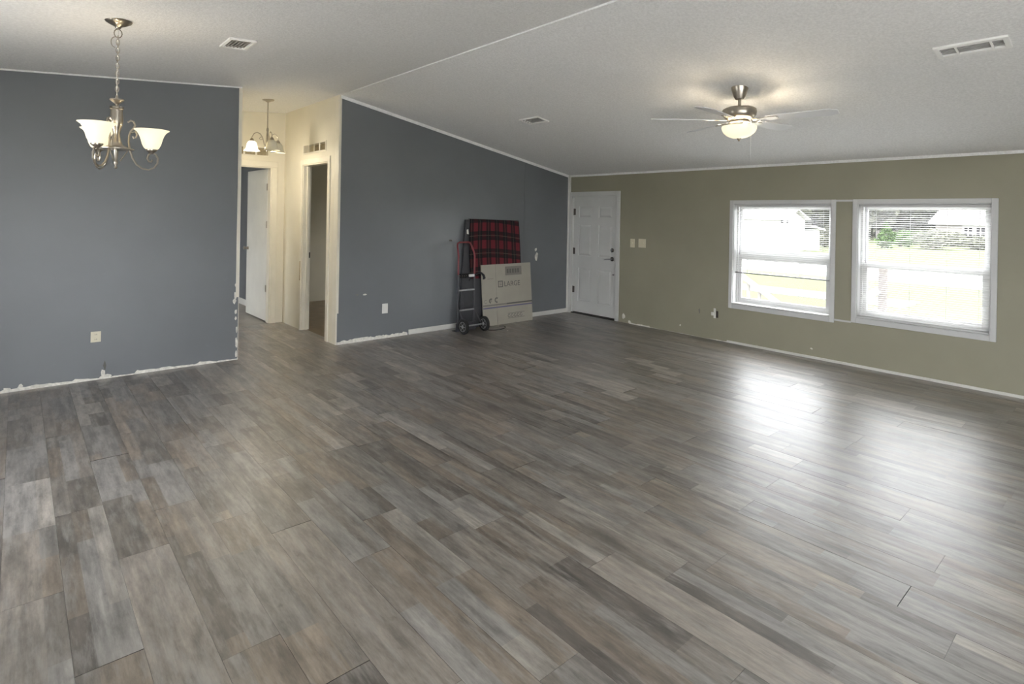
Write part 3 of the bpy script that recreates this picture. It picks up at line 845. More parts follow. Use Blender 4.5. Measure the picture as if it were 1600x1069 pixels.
# hall end door (door_2): opened away against the blue side wall
hx, hy = 2.50, HY + .10
ang = math.radians(90.6)
d2 = empty('door_2', (hx, hy, 0)); struct(d2, 'plain white hall end door standing open')
dl = .83
dirv = Vector((math.cos(ang), math.sin(ang), 0)); nv = Vector((-dirv.y, dirv.x, 0))
def dpt(u, t, z): return Vector((hx, hy, 0)) + dirv * u + nv * t + Vector((0, 0, z))
sl = MB().hexa([dpt(0, 0, .02), dpt(dl, 0, .02), dpt(dl, -.035, .02), dpt(0, -.035, .02), dpt(0, 0, 2.04), dpt(dl, 0, 2.04), dpt(dl, -.035, 2.04), dpt(0, -.035, 2.04)])
part(sl, 'door_slab', 'hall_door', d2, bevel=.002)
for zc in (1.80, 1.30, .45):
    part(MB().hexa([dpt(-.004, .003, zc - .045), dpt(.03, .003, zc - .045), dpt(.03, -.002, zc - .045), dpt(-.004, -.002, zc - .045),
                    dpt(-.004, .003, zc + .045), dpt(.03, .003, zc + .045), dpt(.03, -.002, zc + .045), dpt(-.004, -.002, zc + .045)]), 'hinge', 'nickel', d2)
kn = MB().tube([dpt(dl - .07, 0, .95), dpt(dl - .07, .03, .95), dpt(dl - .07, .045, .95), dpt(dl - .07, .062, .95), dpt(dl - .07, .068, .95)], [.024, .012, .022, .026, .012], 12)
part(kn, 'door_knob', 'nickel', d2, True)

# ------------------------------------------------------------------ vents
def ceil_vent(c0, x0, x1, y0, y1, cells, m_in, text, rim=.022, louvers=3):
    """register lying on the sloped ceiling; cells: list of fractions along y for dividers"""
    root = empty('ceiling_vent', ((x0 + x1) / 2, (y0 + y1) / 2, ceil_z((x0 + x1) / 2))); tag(root, text, 'vent')
    def slab(xa, xb, ya, yb, t0, t1):
        return MB().hexa([(xa, ya, ceil_z(xa) - t1), (xb, ya, ceil_z(xb) - t1), (xb, yb, ceil_z(xb) - t1), (xa, yb, ceil_z(xa) - t1),
                          (xa, ya, ceil_z(xa) - t0), (xb, ya, ceil_z(xb) - t0), (xb, yb, ceil_z(xb) - t0), (xa, yb, ceil_z(xa) - t0)])
    fr = MB()
    for q in (slab(x0, x0 + rim, y0, y1, 0, .012), slab(x1 - rim, x1, y0, y1, 0, .012), slab(x0 + rim, x1 - rim, y0, y0 + rim, 0, .012), slab(x0 + rim, x1 - rim, y1 - rim, y1, 0, .012)):
        fr.add(q.v, q.f)
    part(fr, 'vent_frame', 'vent_white', root)
    dk = MB(); xi0, xi1, yi0, yi1 = x0 + rim, x1 - rim, y0 + rim, y1 - rim; t_ = .004
    for q in (slab(xi0, xi0 + t_, yi0, yi1, -.24, 0), slab(xi1 - t_, xi1, yi0, yi1, -.24, 0), slab(xi0 + t_, xi1 - t_, yi0, yi0 + t_, -.24, 0), slab(xi0 + t_, xi1 - t_, yi1 - t_, yi1, -.24, 0), slab(xi0, xi1, yi0, yi1, -.25, -.24)):
        dk.add(q.v, q.f)
    part(dk, 'duct', m_in, root)
    for f in cells:
        y = y0 + (y1 - y0) * f; part(slab(x0 + rim, x1 - rim, y - .005, y + .005, .002, .012), 'divider', 'vent_white', root)
    for k in range(1, louvers + 1):
        x = x0 + rim + (x1 - x0 - 2 * rim) * k / (louvers + 1)
        part(slab(x - .0025, x + .0025, y0 + rim, y1 - rim, .002, .008), 'louver', m_in, root)
    return root
ceil_vent(None, 4.12, 4.277, 0.56, 0.905, [.235, .70], 'recess_grey', 'long white ceiling register with two dividers beyond the fan', .026)
ceil_vent(None, 4.115, 4.285, 4.32, 4.62, [.80], 'recess_grey', 'small grey ceiling register near the back blue wall', .018)
ceil_vent(None, 1.075, 1.252, 4.185, 4.445, [], 'recess', 'small white ceiling register beside the dining chandelier', .018, 5)
# return grilles over hall doors
g = empty('wall_vent', (XH, 6.70, 2.2)); tag(g, 'tan return air grille above the side room doorway', 'vent')
ya, yb = 6.375, 7.025
part(frame4(XH - .008, XH, ya - .02, yb + .02, 2.19, 2.315, .018), 'vent_frame', 'cream_trim', g)
part(MB().box(XH + .070, XH + .088, ya + .001, yb - .001, 2.206, 2.299), 'filter_pad', 'grille_tan', g)
for k in range(1, 4):
    y = ya + (yb - ya) * k / 4; part(MB().box(XH - .007, XH - .002, y - .013, y + .013, 2.205, 2.30), 'divider', 'cream_trim', g)
g = empty('wall_vent', (2.2, HY, 2.2)); tag(g, 'tan return air grille above the hall end door', 'vent')
part(frame4(HY - .008, HY, 1.86, 2.48, 2.19, 2.315, .018).__class__().box(1.86, 2.48, HY - .008, HY, 2.19, 2.205).box(1.86, 2.48, HY - .008, HY, 2.30, 2.315).box(1.86, 1.875, HY - .008, HY, 2.205, 2.30).box(2.465, 2.48, HY - .008, HY, 2.205, 2.30), 'vent_frame', 'cream_trim', g)
part(MB().box(1.876, 2.464, HY + .070, HY + .088, 2.206, 2.299), 'filter_pad', 'grille_tan', g)
for k in range(1, 4):
    x = 1.875 + .59 * k / 4; part(MB().box(x - .012, x + .012, HY - .007, HY - .002, 2.205, 2.30), 'divider', 'cream_trim', g)

# ------------------------------------------------------------------ outlets and switches
def outlet_y(x, z, yw, w, h, m, text, duplex=True, rocker=False):
    r = empty('wall_outlet', (x, yw, z)); tag(r, text, 'outlet')
    part(MB().box(x - w / 2, x + w / 2, yw - .006, yw, z - h / 2, z + h / 2), 'cover_plate', m, r, bevel=.002)
    if duplex:
        for s in (-1, 1):
            q = part(MB().lathe([(.0, -.0085), (.016, -.0085), (.017, -.005)], (x, yw, z + s * .021), 14, 'y'), 'socket', m, r)
            part(MB().box(x - .007, x - .004, yw - .0092, yw - .008, z + s * .021 - .005, z + s * .021 + .005).box(x + .004, x + .007, yw - .0092, yw - .008, z + s * .021 - .005, z + s * .021 + .005), 'slot', 'dark_metal', q, org=world_loc(q))
    else:
        part(MB().box(x - .017, x + .017, yw - .008, yw - .005, z - .034, z + .034), 'insert', m, r, bevel=.001)
    return r
outlet_y(.524, .370, YB, .072, .092, 'ivory', 'ivory duplex outlet on the dining wall')
outlet_y(3.289, .351, YB - .004, .075, .115, 'white_plastic', 'white outlet plate on the back wall beside the hall', False)
def plate_x(y, z, w, h, m, text, gangs, name='light_switch'):
    r = empty(name, (XW, y, z)); tag(r, text, 'switch' if name == 'light_switch' else 'outlet')
    part(MB().box(XW - .006, XW, y - w / 2, y + w / 2, z - h / 2, z + h / 2), 'cover_plate', m, r, bevel=.002)
    for k in range(gangs):
        yy = y + (k - (gangs - 1) / 2) * .046
        part(MB().box(XW - .013, XW - .005, yy - .005, yy + .005, z - .004, z + .014), 'toggle', m, r, bevel=.001)
    return r
plate_x(4.805, 1.122, .072, .118, 'ivory', 'single ivory light switch beside the entry door', 1)
plate_x(4.645, 1.128, .118, .118, 'ivory', 'double ivory light switch right of the single one', 2)
r = empty('cable_outlet', (XW, 3.56, .325)); tag(r, 'broken white wall jack with a hole painted dark under the window', 'outlet')
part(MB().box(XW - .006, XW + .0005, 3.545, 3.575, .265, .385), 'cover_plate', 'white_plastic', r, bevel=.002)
part(MB().box(XW - .002, XW + .0005, 3.515, 3.545, .275, .355), 'painted_hole', 'dark_metal', r)  # dark plate stands in for the shade inside a hole
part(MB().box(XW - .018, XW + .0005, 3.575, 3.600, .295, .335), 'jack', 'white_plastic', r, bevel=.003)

# ------------------------------------------------------------------ dining chandelier
def chain(p_top, p_bot, nl, rw, rh, rt, root, mname):
    p_top, p_bot = Vector(p_top), Vector(p_bot)
    for i in range(nl):
        c = p_top.lerp(p_bot, (i + .5) / nl)
        pts = []
        for k in range(12):
            a = 2 * math.pi * k / 12; u, v = rw * math.cos(a), rh * math.sin(a)
            s, t = (u, 0) if i % 2 else (0, u)
            pts.append(c + Vector((s, t, v)))
        part(MB().tube(pts, rt, 5, True), 'chain_link', mname, root, True)
cx0, cy0 = 0.444, 4.145
zc = ceil_z(cx0)
ch = empty('dining_chandelier', (cx0, cy0, zc)); tag(ch, 'brushed nickel chandelier with three upturned lit glass shades on a chain', 'chandelier')
def lz(prof, z): return [(r, z + h) for r, h in prof]
O = (cx0, cy0, 0)
part(MB().lathe(lz([(.0, -.048), (.012, -.046), (.018, -.034), (.045, -.022), (.066, -.010), (.072, 0), (.0, .006)], zc), O, 28), 'ceiling_canopy', 'nickel', ch, True)
part(MB().tube([(cx0 + .02 * math.cos(a), cy0, zc - .075 + .026 * math.sin(a)) for a in [k * math.pi / 6 for k in range(12)]], .003, 6, True), 'canopy_loop', 'nickel', ch, True)
part(MB().tube([(cx0 - .012 - .022 * math.sin(a), cy0, zc - .13 + .032 * math.cos(a)) for a in [k * math.pi / 8 for k in range(9)]], .0025, 6), 'chain_slack', 'nickel', ch, True)
chain((cx0, cy0, zc - .095), (cx0, cy0, 2.165), 15, .0085, .019, .0024, ch, 'nickel')
part(MB().tube([(cx0, cy0, zc - .05), (cx0 + .006, cy0, zc - .2), (cx0 - .004, cy0, 2.3), (cx0, cy0, 2.16)], .002, 6), 'power_cord', 'white_plastic', ch, True)
col = MB().lathe([(.0, 2.165), (.006, 2.163), (.008, 2.145), (.036, 2.140), (.038, 2.132), (.020, 2.118), (.010, 2.108), (.010, 2.098), (.036, 2.092),
                  (.036, 2.080), (.031, 2.075), (.031, 2.06), (.034, 2.01), (.032, 1.985), (.022, 1.955), (.017, 1.935), (.019, 1.915), (.026, 1.885), (.036, 1.863), (.060, 1.850), (.092, 1.842), (.092, 1.836), (.0, 1.832)], O, 28)
part(col, 'column', 'nickel', ch, True)
part(MB().lathe([(.0, 1.84), (.014, 1.838), (.007, 1.77), (.011, 1.762), (.011, 1.75), (.005, 1.742), (.005, 1.735), (.009, 1.728), (.0, 1.715)], O, 16), 'finial', 'nickel', ch, True)
def arm_dirs(phis): return [(RGT * math.cos(math.radians(p)) + FWD * math.sin(math.radians(p))) for p in phis]
for d in arm_dirs((35, 155, 275)):
    Rm = .180
    def P(r, z):
        r = r if r < .06 else .06 + (r - .06) * .69
        return (cx0 + d.x * r, cy0 + d.y * r, z)
    pts = [P(.055, 2.005), P(.075, 2.018), P(.098, 2.012), P(.108, 1.992), P(.098, 1.972), P(.078, 1.955), P(.066, 1.925), P(.064, 1.885), P(.072, 1.84),
           P(.092, 1.79), P(.125, 1.750), P(.168, 1.728), P(.213, 1.722), P(.255, 1.735), P(.282, 1.765), P(.284, 1.797), P(.266, 1.822), P(.238, 1.828), P(.213, 1.816), P(.204, 1.792), P(.215, 1.774), P(.234, 1.772), P(.241, 1.786)]
    part(MB().tube(pts, .0055, 8), 'arm', 'nickel', ch, True)
    part(MB().tube([P(.070, 1.95), P(.090, 1.945), P(.112, 1.952), P(.122, 1.935), P(.116, 1.915), P(.100, 1.910), P(.094, 1.922)], .0045, 7), 'scroll', 'nickel', ch, True)
    part(MB().tube([(cx0 + d.x * .062, cy0 + d.y * .062, 1.838), (cx0 + d.x * .02, cy0 + d.y * .02, 1.765)], .004, 6), 'tie_rod', 'nickel', ch, True)
    c3 = (cx0 + d.x * Rm, cy0 + d.y * Rm, 0)
    part(MB().lathe([(.0, 1.822), (.012, 1.824), (.016, 1.832), (.030, 1.842), (.033, 1.862), (.0, 1.864)], c3, 18), 'shade_holder', 'nickel', ch, True)
    sh = MB()
    prof = [(.026, 1.846), (.040, 1.858), (.051, 1.882), (.058, 1.910), (.066, 1.935), (.078, 1.956), (.096, 1.970)]
    sh.shell(prof + [(r - .004, z + .001) for r, z in prof[::-1]], c3, 32)
    part(sh, 'glass_shade', 'shade', ch, True)
    part(MB().lathe([(.0, 1.864), (.012, 1.866), (.012, 1.885), (.026, 1.915), (.028, 1.935), (.018, 1.958), (.0, 1.965)], c3, 14), 'bulb', emit_mat('lit_bulb_warm', (1, .82, .55), 1.5), ch, True)
    li = bpy.data.lights.new('bulb_light', 'POINT'); li.energy = 3.0; li.color = (1, .84, .62); li.shadow_soft_size = .03
    lo = bpy.data.objects.new('bulb_light', li); COL.objects.link(lo); lo.parent = ch; lo.location = Vector(c3) + Vector((0, 0, 1.935)) - Vector(ch.location)

# ------------------------------------------------------------------ hall pendant
hx0, hy0 = 2.131, 6.682
zc = ceil_z(hx0)
hl = empty('hall_chandelier', (hx0, hy0, zc)); tag(hl, 'small brass hall chandelier with downturned bell shades', 'chandelier')
O = (hx0, hy0, 0)
part(MB().lathe(lz([(.0, -.03), (.014, -.028), (.03, -.018), (.062, -.008), (.066, .004), (.0, .008)], zc), O, 24), 'ceiling_canopy', 'nickel', hl, True)
part(MB().tube([(hx0, hy0, zc - .02), (hx0, hy0, 2.42)], .006, 8), 'down_rod', 'nickel', hl, True)
part(MB().lathe([(.0, 2.43), (.010, 2.425), (.014, 2.40), (.009, 2.38), (.014, 2.34), (.016, 2.28), (.012, 2.25), (.03, 2.22), (.032, 2.20), (.014, 2.175), (.006, 2.16), (.0, 2.15)], O, 18), 'column', 'nickel', hl, True)
for i, d in enumerate(arm_dirs((190, 310, 70))):
    def P(r, z): return (hx0 + d.x * r, hy0 + d.y * r, z)
    r_ = .165
    part(MB().tube([P(.015, 2.20), P(.035, 2.24), (P(.05, 2.31)), P(.075, 2.355), P(.110, 2.372), P(.145, 2.355), P(r_, 2.315), P(r_, 2.29)], .0045, 7), 'arm', 'nickel', hl, True)
    part(MB().tube([P(.05, 2.30), P(.07, 2.285), P(.085, 2.30), P(.075, 2.32), P(.062, 2.312)], .004, 6), 'scroll', 'nickel', hl, True)
    c3 = (hx0 + d.x * r_, hy0 + d.y * r_, 0)
    part(MB().lathe([(.0, 2.305), (.012, 2.303), (.022, 2.285), (.026, 2.268), (.0, 2.266)], c3, 16), 'shade_holder', 'nickel', hl, True)
    prof = [(.024, 2.272), (.042, 2.262), (.054, 2.235), (.060, 2.205), (.066, 2.182), (.084, 2.160)]
    sh = MB().shell(prof + [(r - .003, z + .001) for r, z in prof[::-1]], c3, 28)
    part(sh, 'glass_shade', 'hall_shade' if i == 0 else 'shade_off', hl, True)
    if i == 0:
        part(MB().lathe([(.0, 2.266), (.012, 2.262), (.013, 2.24), (.026, 2.21), (.026, 2.19), (.016, 2.172), (.0, 2.166)], c3, 14), 'bulb', emit_mat('lit_bulb_hall', (1, .84, .58), 2.0), hl, True)
        li = bpy.data.lights.new('bulb_light', 'POINT'); li.energy = 7.5; li.color = (1, .90, .72); li.shadow_soft_size = .06
        lo = bpy.data.objects.new('bulb_light', li); COL.objects.link(lo); lo.parent = hl; lo.location = Vector(c3) + Vector((0, 0, 2.14)) - Vector(hl.location)

# ------------------------------------------------------------------ ceiling fan
fx, fy = 4.25, 2.172
zc = ceil_z(fx)
fan = empty('ceiling_fan', (fx, fy, zc)); tag(fan, 'brushed nickel ceiling fan with white blades and lit glass bowl', 'ceiling fan')
O = (fx, fy, 0)
part(MB().lathe([(.0, zc - .092), (.020, zc - .092), (.034, zc - .086), (.044, zc - .066), (.062, zc - .012), (.066, zc + .014), (.0, zc + .016)], O, 28), 'ceiling_canopy', 'nickel', fan, True)
part(MB().tube([(fx, fy, zc - .08), (fx, fy, zc - .15)], .012, 12), 'down_rod', 'nickel', fan, True)
part(MB().lathe([(.0, zc - .140), (.030, zc - .141), (.060, zc - .148), (.105, zc - .154), (.124, zc - .166), (.128, zc - .190), (.123, zc - .216), (.105, zc - .238), (.082, zc - .250), (.0, zc - .252)], O, 36), 'motor_housing', 'nickel', fan, True)
part(MB().lathe([(.0, zc - .252), (.070, zc - .252), (.072, zc - .268), (.058, zc - .276), (.058, zc - .288), (.0, zc - .290)], O, 28), 'light_fitter', 'nickel', fan, True)
prof = [(.122, zc - .296), (.130, zc - .302), (.128, zc - .322), (.116, zc - .348), (.090, zc - .372), (.054, zc - .388), (.018, zc - .394), (.0, zc - .395)]
bw = MB(); n = 36; bw.lathe(prof, O, n); del bw.f[-2:]
part(bw, 'glass_bowl', 'bowl', fan, True)
part(MB().lathe([(.0, zc - .392), (.018, zc - .393), (.016, zc - .400), (.008, zc - .404), (.010, zc - .410), (.0, zc - .418)], O, 16), 'bowl_finial', 'nickel', fan, True)
for k in range(3):
    a = k * 2.09; part(MB().tube([(fx + .055 * math.cos(a), fy + .055 * math.sin(a), zc - .28), (fx + .121 * math.cos(a), fy + .121 * math.sin(a), zc - .298)], .005, 6), 'bowl_arm', 'nickel', fan, True)
pc = MB().tube([(fx + .09, fy - .05, zc - .25), (fx + .091, fy - .05, zc - .62)], .0012, 5)
part(pc, 'pull_chain', 'vent_white', fan)
zb = zc - .252
for d in arm_dirs((-38, 33, 105, 178, 226)):
    sd = Vector((-d.y, d.x, 0)); pitch = math.radians(-11)
    sv = sd * math.cos(pitch) + Vector((0, 0, 1)) * math.sin(pitch); nv_ = d.cross(sv).normalized()
    c = Vector((fx, fy, zb))
    out = []
    N = 10; r0, r1, w0, w1 = .20, .68, .050, .068
    left = []; right = []
    for i in range(N + 1):
        t = i / N; r = r0 + (r1 - r0) * t; hw = w0 + (w1 - w0) * t
        if t > .85: hw *= math.sqrt(max(.0, 1 - ((t - .85) / .15) ** 2 * .75))
        left.append(c + d * r + sv * hw); right.append(c + d * r - sv * hw)
    part(MB().prism(left + right[::-1], nv_ * .006), 'blade', 'fan_blade', fan)
    part(MB().prism([c + d * .10 - sv * .018, c + d * .16 - sv * .016, c + d * .20 - sv * .030, c + d * .27 - sv * .028, c + d * .285, c + d * .27 + sv * .028, c + d * .20 + sv * .030, c + d * .16 + sv * .016, c + d * .10 + sv * .018], nv_ * -.005), 'blade_iron', 'nickel', fan)
li = bpy.data.lights.new('fan_bulb_light', 'POINT'); li.energy = 4.0; li.color = (1, .86, .66); li.shadow_soft_size = .05
lo = bpy.data.objects.new('fan_bulb_light', li); COL.objects.link(lo); lo.parent = fan; lo.location = (0, 0, -.325)

# ------------------------------------------------------------------ things against the back wall
# charcoal board
def lean(z, y_b, y_t, h): return y_b + (y_t - y_b) * z / h
PB = dict(yb=5.885, yt=5.972, h=1.412)
def pf(z): return lean(z, PB['yb'], PB['yt'], PB['h'])
b0 = empty('leaning_board', (4.85, 5.90, 0)); tag(b0, 'tall charcoal board leaning on the blue wall behind the hand truck', 'board')
th = .034
part(MB().hexa([(4.28, pf(0), .002), (5.34, pf(0), .002), (5.34, pf(0) + th, .002), (4.28, pf(0) + th, .002),
                (4.425, pf(1.412), 1.412), (5.32, pf(1.395), 1.395), (5.32, pf(1.395) + th, 1.395), (4.425, pf(1.412) + th, 1.412)]), 'board_body', 'panel_dark', b0, bevel=.006)
part(MB().hexa([(4.275, pf(0) - .012, .002), (4.33, pf(0) - .012, .002), (4.33, pf(0), .002), (4.275, pf(0), .002),
                (4.415, pf(1.38) - .010, 1.38), (4.47, pf(1.38) - .010, 1.38), (4.47, pf(1.38), 1.38), (4.415, pf(1.38), 1.38)]), 'edge_strip', 'panel_dark', b0, bevel=.004)
tg = on_y(731.5, 362, pf(1.27) - .02)
part(MB().hexa([tg + Vector(p) for p in ((-.018, 0, -.03), (.012, 0, -.035), (.012, .004, -.035), (-.018, .004, -.03), (-.022, 0, .025), (.002, 0, .03), (.002, .004, .03), (-.022, .004, .025))]), 'tag', 'white_plastic', b0)
# plaid blanket draped over the board
NX, NZ = 44, 40
verts, uvs, faces = [], [], []
rows_ = []
zbot = .42
for j in range(NZ + 1):
    # path: from back behind the top, over the top edge, down the front
    s = j / NZ
    rows_.append(s)
for j in range(NZ + 1):
    s = rows_[j] * .84 - .08       # metres down from the top edge (negative = on top/back)
    for i in range(NX + 1):
        u = i / NX
        x = 4.485 + (5.345 - 4.485) * u
        if s > 0:
            x += (-.03 * math.sin(s * 3.2) * (1 - u)) + .022 * u * s
        z = 1.400 - .018 * u - max(0, s)
        fold = (.006 * math.sin(u * 9 + .6) + .004 * math.sin(u * 21 + s * 3)) * min(1, max(0, s) * 3)
        y = pf(z) - .008 - abs(fold) - .004 * min(1, max(0, s) * 4)
        if s <= 0:
            y = pf(1.40) - .010 + (-s) * .5; z = 1.418 - .018 * u
        verts.append((x, y, z)); uvs.append((u * .9 , s + .035 * math.sin(u * math.pi * .9 + .5)))
for j in range(NZ):
    for i in range(NX):
        a = j * (NX + 1) + i; faces.append((a, a + 1, a + NX + 2, a + NX + 1))
me = bpy.data.meshes.new('plaid_blanket'); me.from_pydata(verts, [], faces); me.materials.append(MAT['plaid'])
uvl = me.uv_layers.new(name='UVMap')
for lp in me.loops: uvl.data[lp.index].uv = uvs[lp.vertex_index]
me.polygons.foreach_set('use_smooth', [True] * len(me.polygons))
bl = bpy.data.objects.new('plaid_blanket', me); COL.objects.link(bl)
sm = bl.modifiers.new('thickness', 'SOLIDIFY'); sm.thickness = .006; sm.offset = -1
tag(bl, 'red and black plaid blanket draped over the charcoal board', 'blanket')

# flattened carton
BX = dict(x0=4.640, x1=5.530, yb=5.835, yt=5.893, h=.815)
def bf(z): return lean(z, BX['yb'], BX['yt'], BX['h'])
bx = empty('moving_box', (5.08, 5.85, 0)); tag(bx, 'flattened pale cardboard moving box marked LARGE leaning on the plaid blanket', 'box')
tt = .010
def cpt(u, z, off=0.0):     # u metres from left edge along the board, z up the board, off towards the viewer
    return Vector((BX['x0'] + u - .018 * z, bf(z) - off, z))
Wd = BX['x1'] - BX['x0']
def slabc(u0, u1, z0, z1, off0, off1):
    P = [cpt(u0, z0, off1), cpt(u1, z0, off1), cpt(u1, z0, off0), cpt(u0, z0, off0), cpt(u0, z1, off1), cpt(u1, z1, off1), cpt(u1, z1, off0), cpt(u0, z1, off0)]
    return MB().hexa(P)
part(slabc(0, Wd, .205, .812, -tt, 0), 'box_face', 'card', bx)
uf = .245
part(slabc(0, uf - .003, .002, .200, -tt, 0), 'flap', 'card', bx); part(slabc(uf + .003, Wd, .002, .200, -tt, 0), 'flap', 'card', bx)
part(slabc(0, Wd, .19, .215, -tt, -.003), 'fold_hinge', 'card', bx)
part(slabc(uf - .002, uf + .002, .21, .812, 0, .0006), 'crease', 'ink_light', bx)
# print: stripes, panel, icons, lettering
part(slabc(0.01, Wd, .262, .282, 0, .0006), 'printed_stripe', 'ink_light', bx); part(slabc(.42, Wd, .262, .282, .0006, .001), 'printed_stripe', 'ink', bx)
part(slabc(0.01, Wd, .228, .246, 0, .0006), 'printed_stripe', 'ink_blue', bx)
part(slabc(.415, .715, .655, .775, 0, .0006), 'printed_panel', 'ink_light', bx)
for k in range(5):
    part(slabc(.445 + .048 * k, .475 + .048 * k, .685, .742, .0006, .0010), 'printed_mark', 'ink', bx)
def print_text(txt, u, z, size, mname, shear=0):
    cu = bpy.data.curves.new('lettering', 'FONT'); cu.body = txt; cu.size = size; cu.extrude = .0002
    to = bpy.data.objects.new('lettering_src', cu); COL.objects.link(to)
    dg = bpy.context.evaluated_depsgraph_get(); me = bpy.data.meshes.new_from_object(to.evaluated_get(dg))
    bpy.data.objects.remove(to); bpy.data.curves.remove(cu)
    for v in me.vertices:
        p = cpt(u + v.co.x, z + v.co.y, .0010 + v.co.z)
        v.co = p - Vector(bx.location)
    me.materials.clear(); me.materials.append(MAT[mname])
    o = bpy.data.objects.new('lettering', me); COL.objects.link(o); o.parent = bx
    return o
print_text('LARGE', .385, .508, .098, 'ink')
# square logo with an open centre
lg = MB()
for (a, b_, c_, d_) in ((.28, .365, .500, .513), (.28, .365, .575, .588), (.28, .293, .513, .575), (.352, .365, .513, .575), (.305, .340, .528, .538), (.305, .340, .552, .560)):
    q = slabc(a, b_, c_, d_, 0, .0008); lg.add(q.v, q.f)
part(lg, 'printed_logo', 'ink', bx)
def ring(u, z, r, m, arc=1.0, w=.008):
    mb = MB(); n = 20; vs = []; fs = []
    k = int(n * arc)
    for i in range(k + 1):
        a = 2 * math.pi * i / n + .8
        vs += [cpt(u + (r - w) * math.cos(a), z + (r - w) * math.sin(a), .0008), cpt(u + (r + w) * math.cos(a), z + (r + w) * math.sin(a), .0008)]
    for i in range(k): fs.append((2 * i, 2 * i + 1, 2 * i + 3, 2 * i + 2))
    mb.add(vs, fs); part(mb, 'printed_icon', m, bx)
ring(.055, .325, .022, 'ink_light', .8, .003); ring(.145, .330, .026, 'ink', .6); ring(.145, .330, .010, 'ink_light', 1.0, .004); ring(.245, .335, .028, 'ink', .72)
for k in range(5): ring(.455 + .055 * k, .105, .020, 'ink_light', .85, .006)
part(slabc(.43, .74, .135, .142, 0, .0006), 'printed_stripe', 'ink_light', bx); part(slabc(.43, .74, .068, .075, 0, .0006), 'printed_stripe', 'ink_light', bx)
part(slabc(.10, .20, .62, .626, 0, .0006), 'printed_stripe', 'ink_light', bx)

# hand truck
ht = empty('hand_truck', (4.32, 5.70, 0)); tag(ht, 'grey two wheeled hand truck with red loop handle', 'hand truck')
xl, xr, yp = 4.185, 4.440, 5.79
rt = .0125
part(MB().tube([(xl, yp, .06), (xl, yp, .72)], rt, 10), 'side_rail', 'grey_paint', ht, True)
part(MB().tube([(xr, yp, .06), (xr, yp, .72)], rt, 10), 'side_rail', 'grey_paint', ht, True)
part(MB().tube([(xl, yp, .71), (xl, yp, .95), (xl + .004, yp + .015, 1.0), (xl + .018, yp + .05, 1.075), (xl + .032, yp + .066, 1.108), (xl + .06, yp + .072, 1.122), (xr - .05, yp + .072, 1.125),
                (xr - .022, yp + .066, 1.11), (xr - .010, yp + .05, 1.075), (xr - .002, yp + .015, 1.0), (xr, yp, .95), (xr, yp, .71)], rt * .95, 10), 'loop_handle', 'red_paint', ht, True)
for z, m_ in ((.700, 'dark_metal'), (.520, 'steel'), (.268, 'steel')):
    part(MB().bar((xl, yp - .006, z), (xr, yp - .006, z), .030 if m_ == 'dark_metal' else .012, .018), 'cross_bar', m_, ht)
part(MB().box(xl - .03, xr + .03, yp - .01, yp + .070, .004, .012).box(xl - .03, xr + .03, yp - .012, yp - .006, .004, .11), 'toe_plate', 'grey_paint', ht)
part(MB().tube([(4.155, 5.632, .095), (4.50, 5.640, .095)], .010, 8), 'axle', 'steel', ht, True)
for x in (xl, xr):
    part(MB().bar((x, yp - .005, .30), (x + (.012 if x == xr else .012), 5.640, .095), .022, .008, (1, 0, 0)).bar((x, yp - .005, .07), (x + .012, 5.640, .095), .022, .008, (1, 0, 0)), 'wheel_bracket', 'grey_paint', ht)
def wheel(x, y):
    o = part(MB().lathe([(.060, -.018), (.082, -.022), (.093, -.014), (.095, 0), (.093, .014), (.082, .022), (.060, .018)], (x, y, .095), 32, 'x'), 'wheel', 'rubber', ht, True)
    part(MB().lathe([(.0, -.024), (.018, -.024), (.022, -.016), (.050, -.012), (.056, -.018), (.062, -.019), (.064, .0), (.062, .019), (.056, .018), (.050, .012), (.022, .016), (.018, .024), (.0, .024)], (x, y, .095), 28, 'x'), 'hub', 'hub', o, True, org=world_loc(o))
    for k in range(6):
        a = k * math.pi / 3
        part(MB().bar((x - .0135, y + .020 * math.cos(a), .095 + .020 * math.sin(a)), (x - .0135, y + .054 * math.cos(a), .095 + .054 * math.sin(a)), .006, .010, (1, 0, 0)), 'spoke', 'hub', o, org=world_loc(o))
wheel(4.160, 5.622); wheel(4.500, 5.642)
# ratchet strap wound on the top bar
st_ = empty('tie_down_strap', (4.32, 5.77, .70)); tag(st_, 'black tie down strap with bright buckle wound on the hand truck bar', 'strap')
pts = []
for k in range(64):
    t = k / 63; a = t * 2 * math.pi * 7
    pts.append((xl + .015 + (xr - xl - .03) * t, yp - .006 + .026 * math.cos(a), .702 + .022 * math.sin(a)))
part(MB().tube(pts, .008, 6), 'strap_coil', 'strap', st_, True)
part(MB().box(4.325, 4.402, yp - .055, yp - .030, .690, .722), 'buckle', mat('bright_zinc', (.8, .8, .78), .3, var=.03), st_, bevel=.004)
part(MB().tube([(4.40, yp - .04, .705), (4.46, yp - .06, .735), (4.50, yp - .07, .730), (4.535, yp - .072, .700), (4.55, yp - .07, .665), (4.535, yp - .066, .650)], [.010, .011, .013, .016, .017, .010], 8), 'strap_tail', 'strap', st_, True)
part(MB().tube([(4.36, yp - .04, .695), (4.33, yp - .05, .655), (4.32, yp - .05, .640)], .007, 6), 'strap_end', 'strap', st_, True)
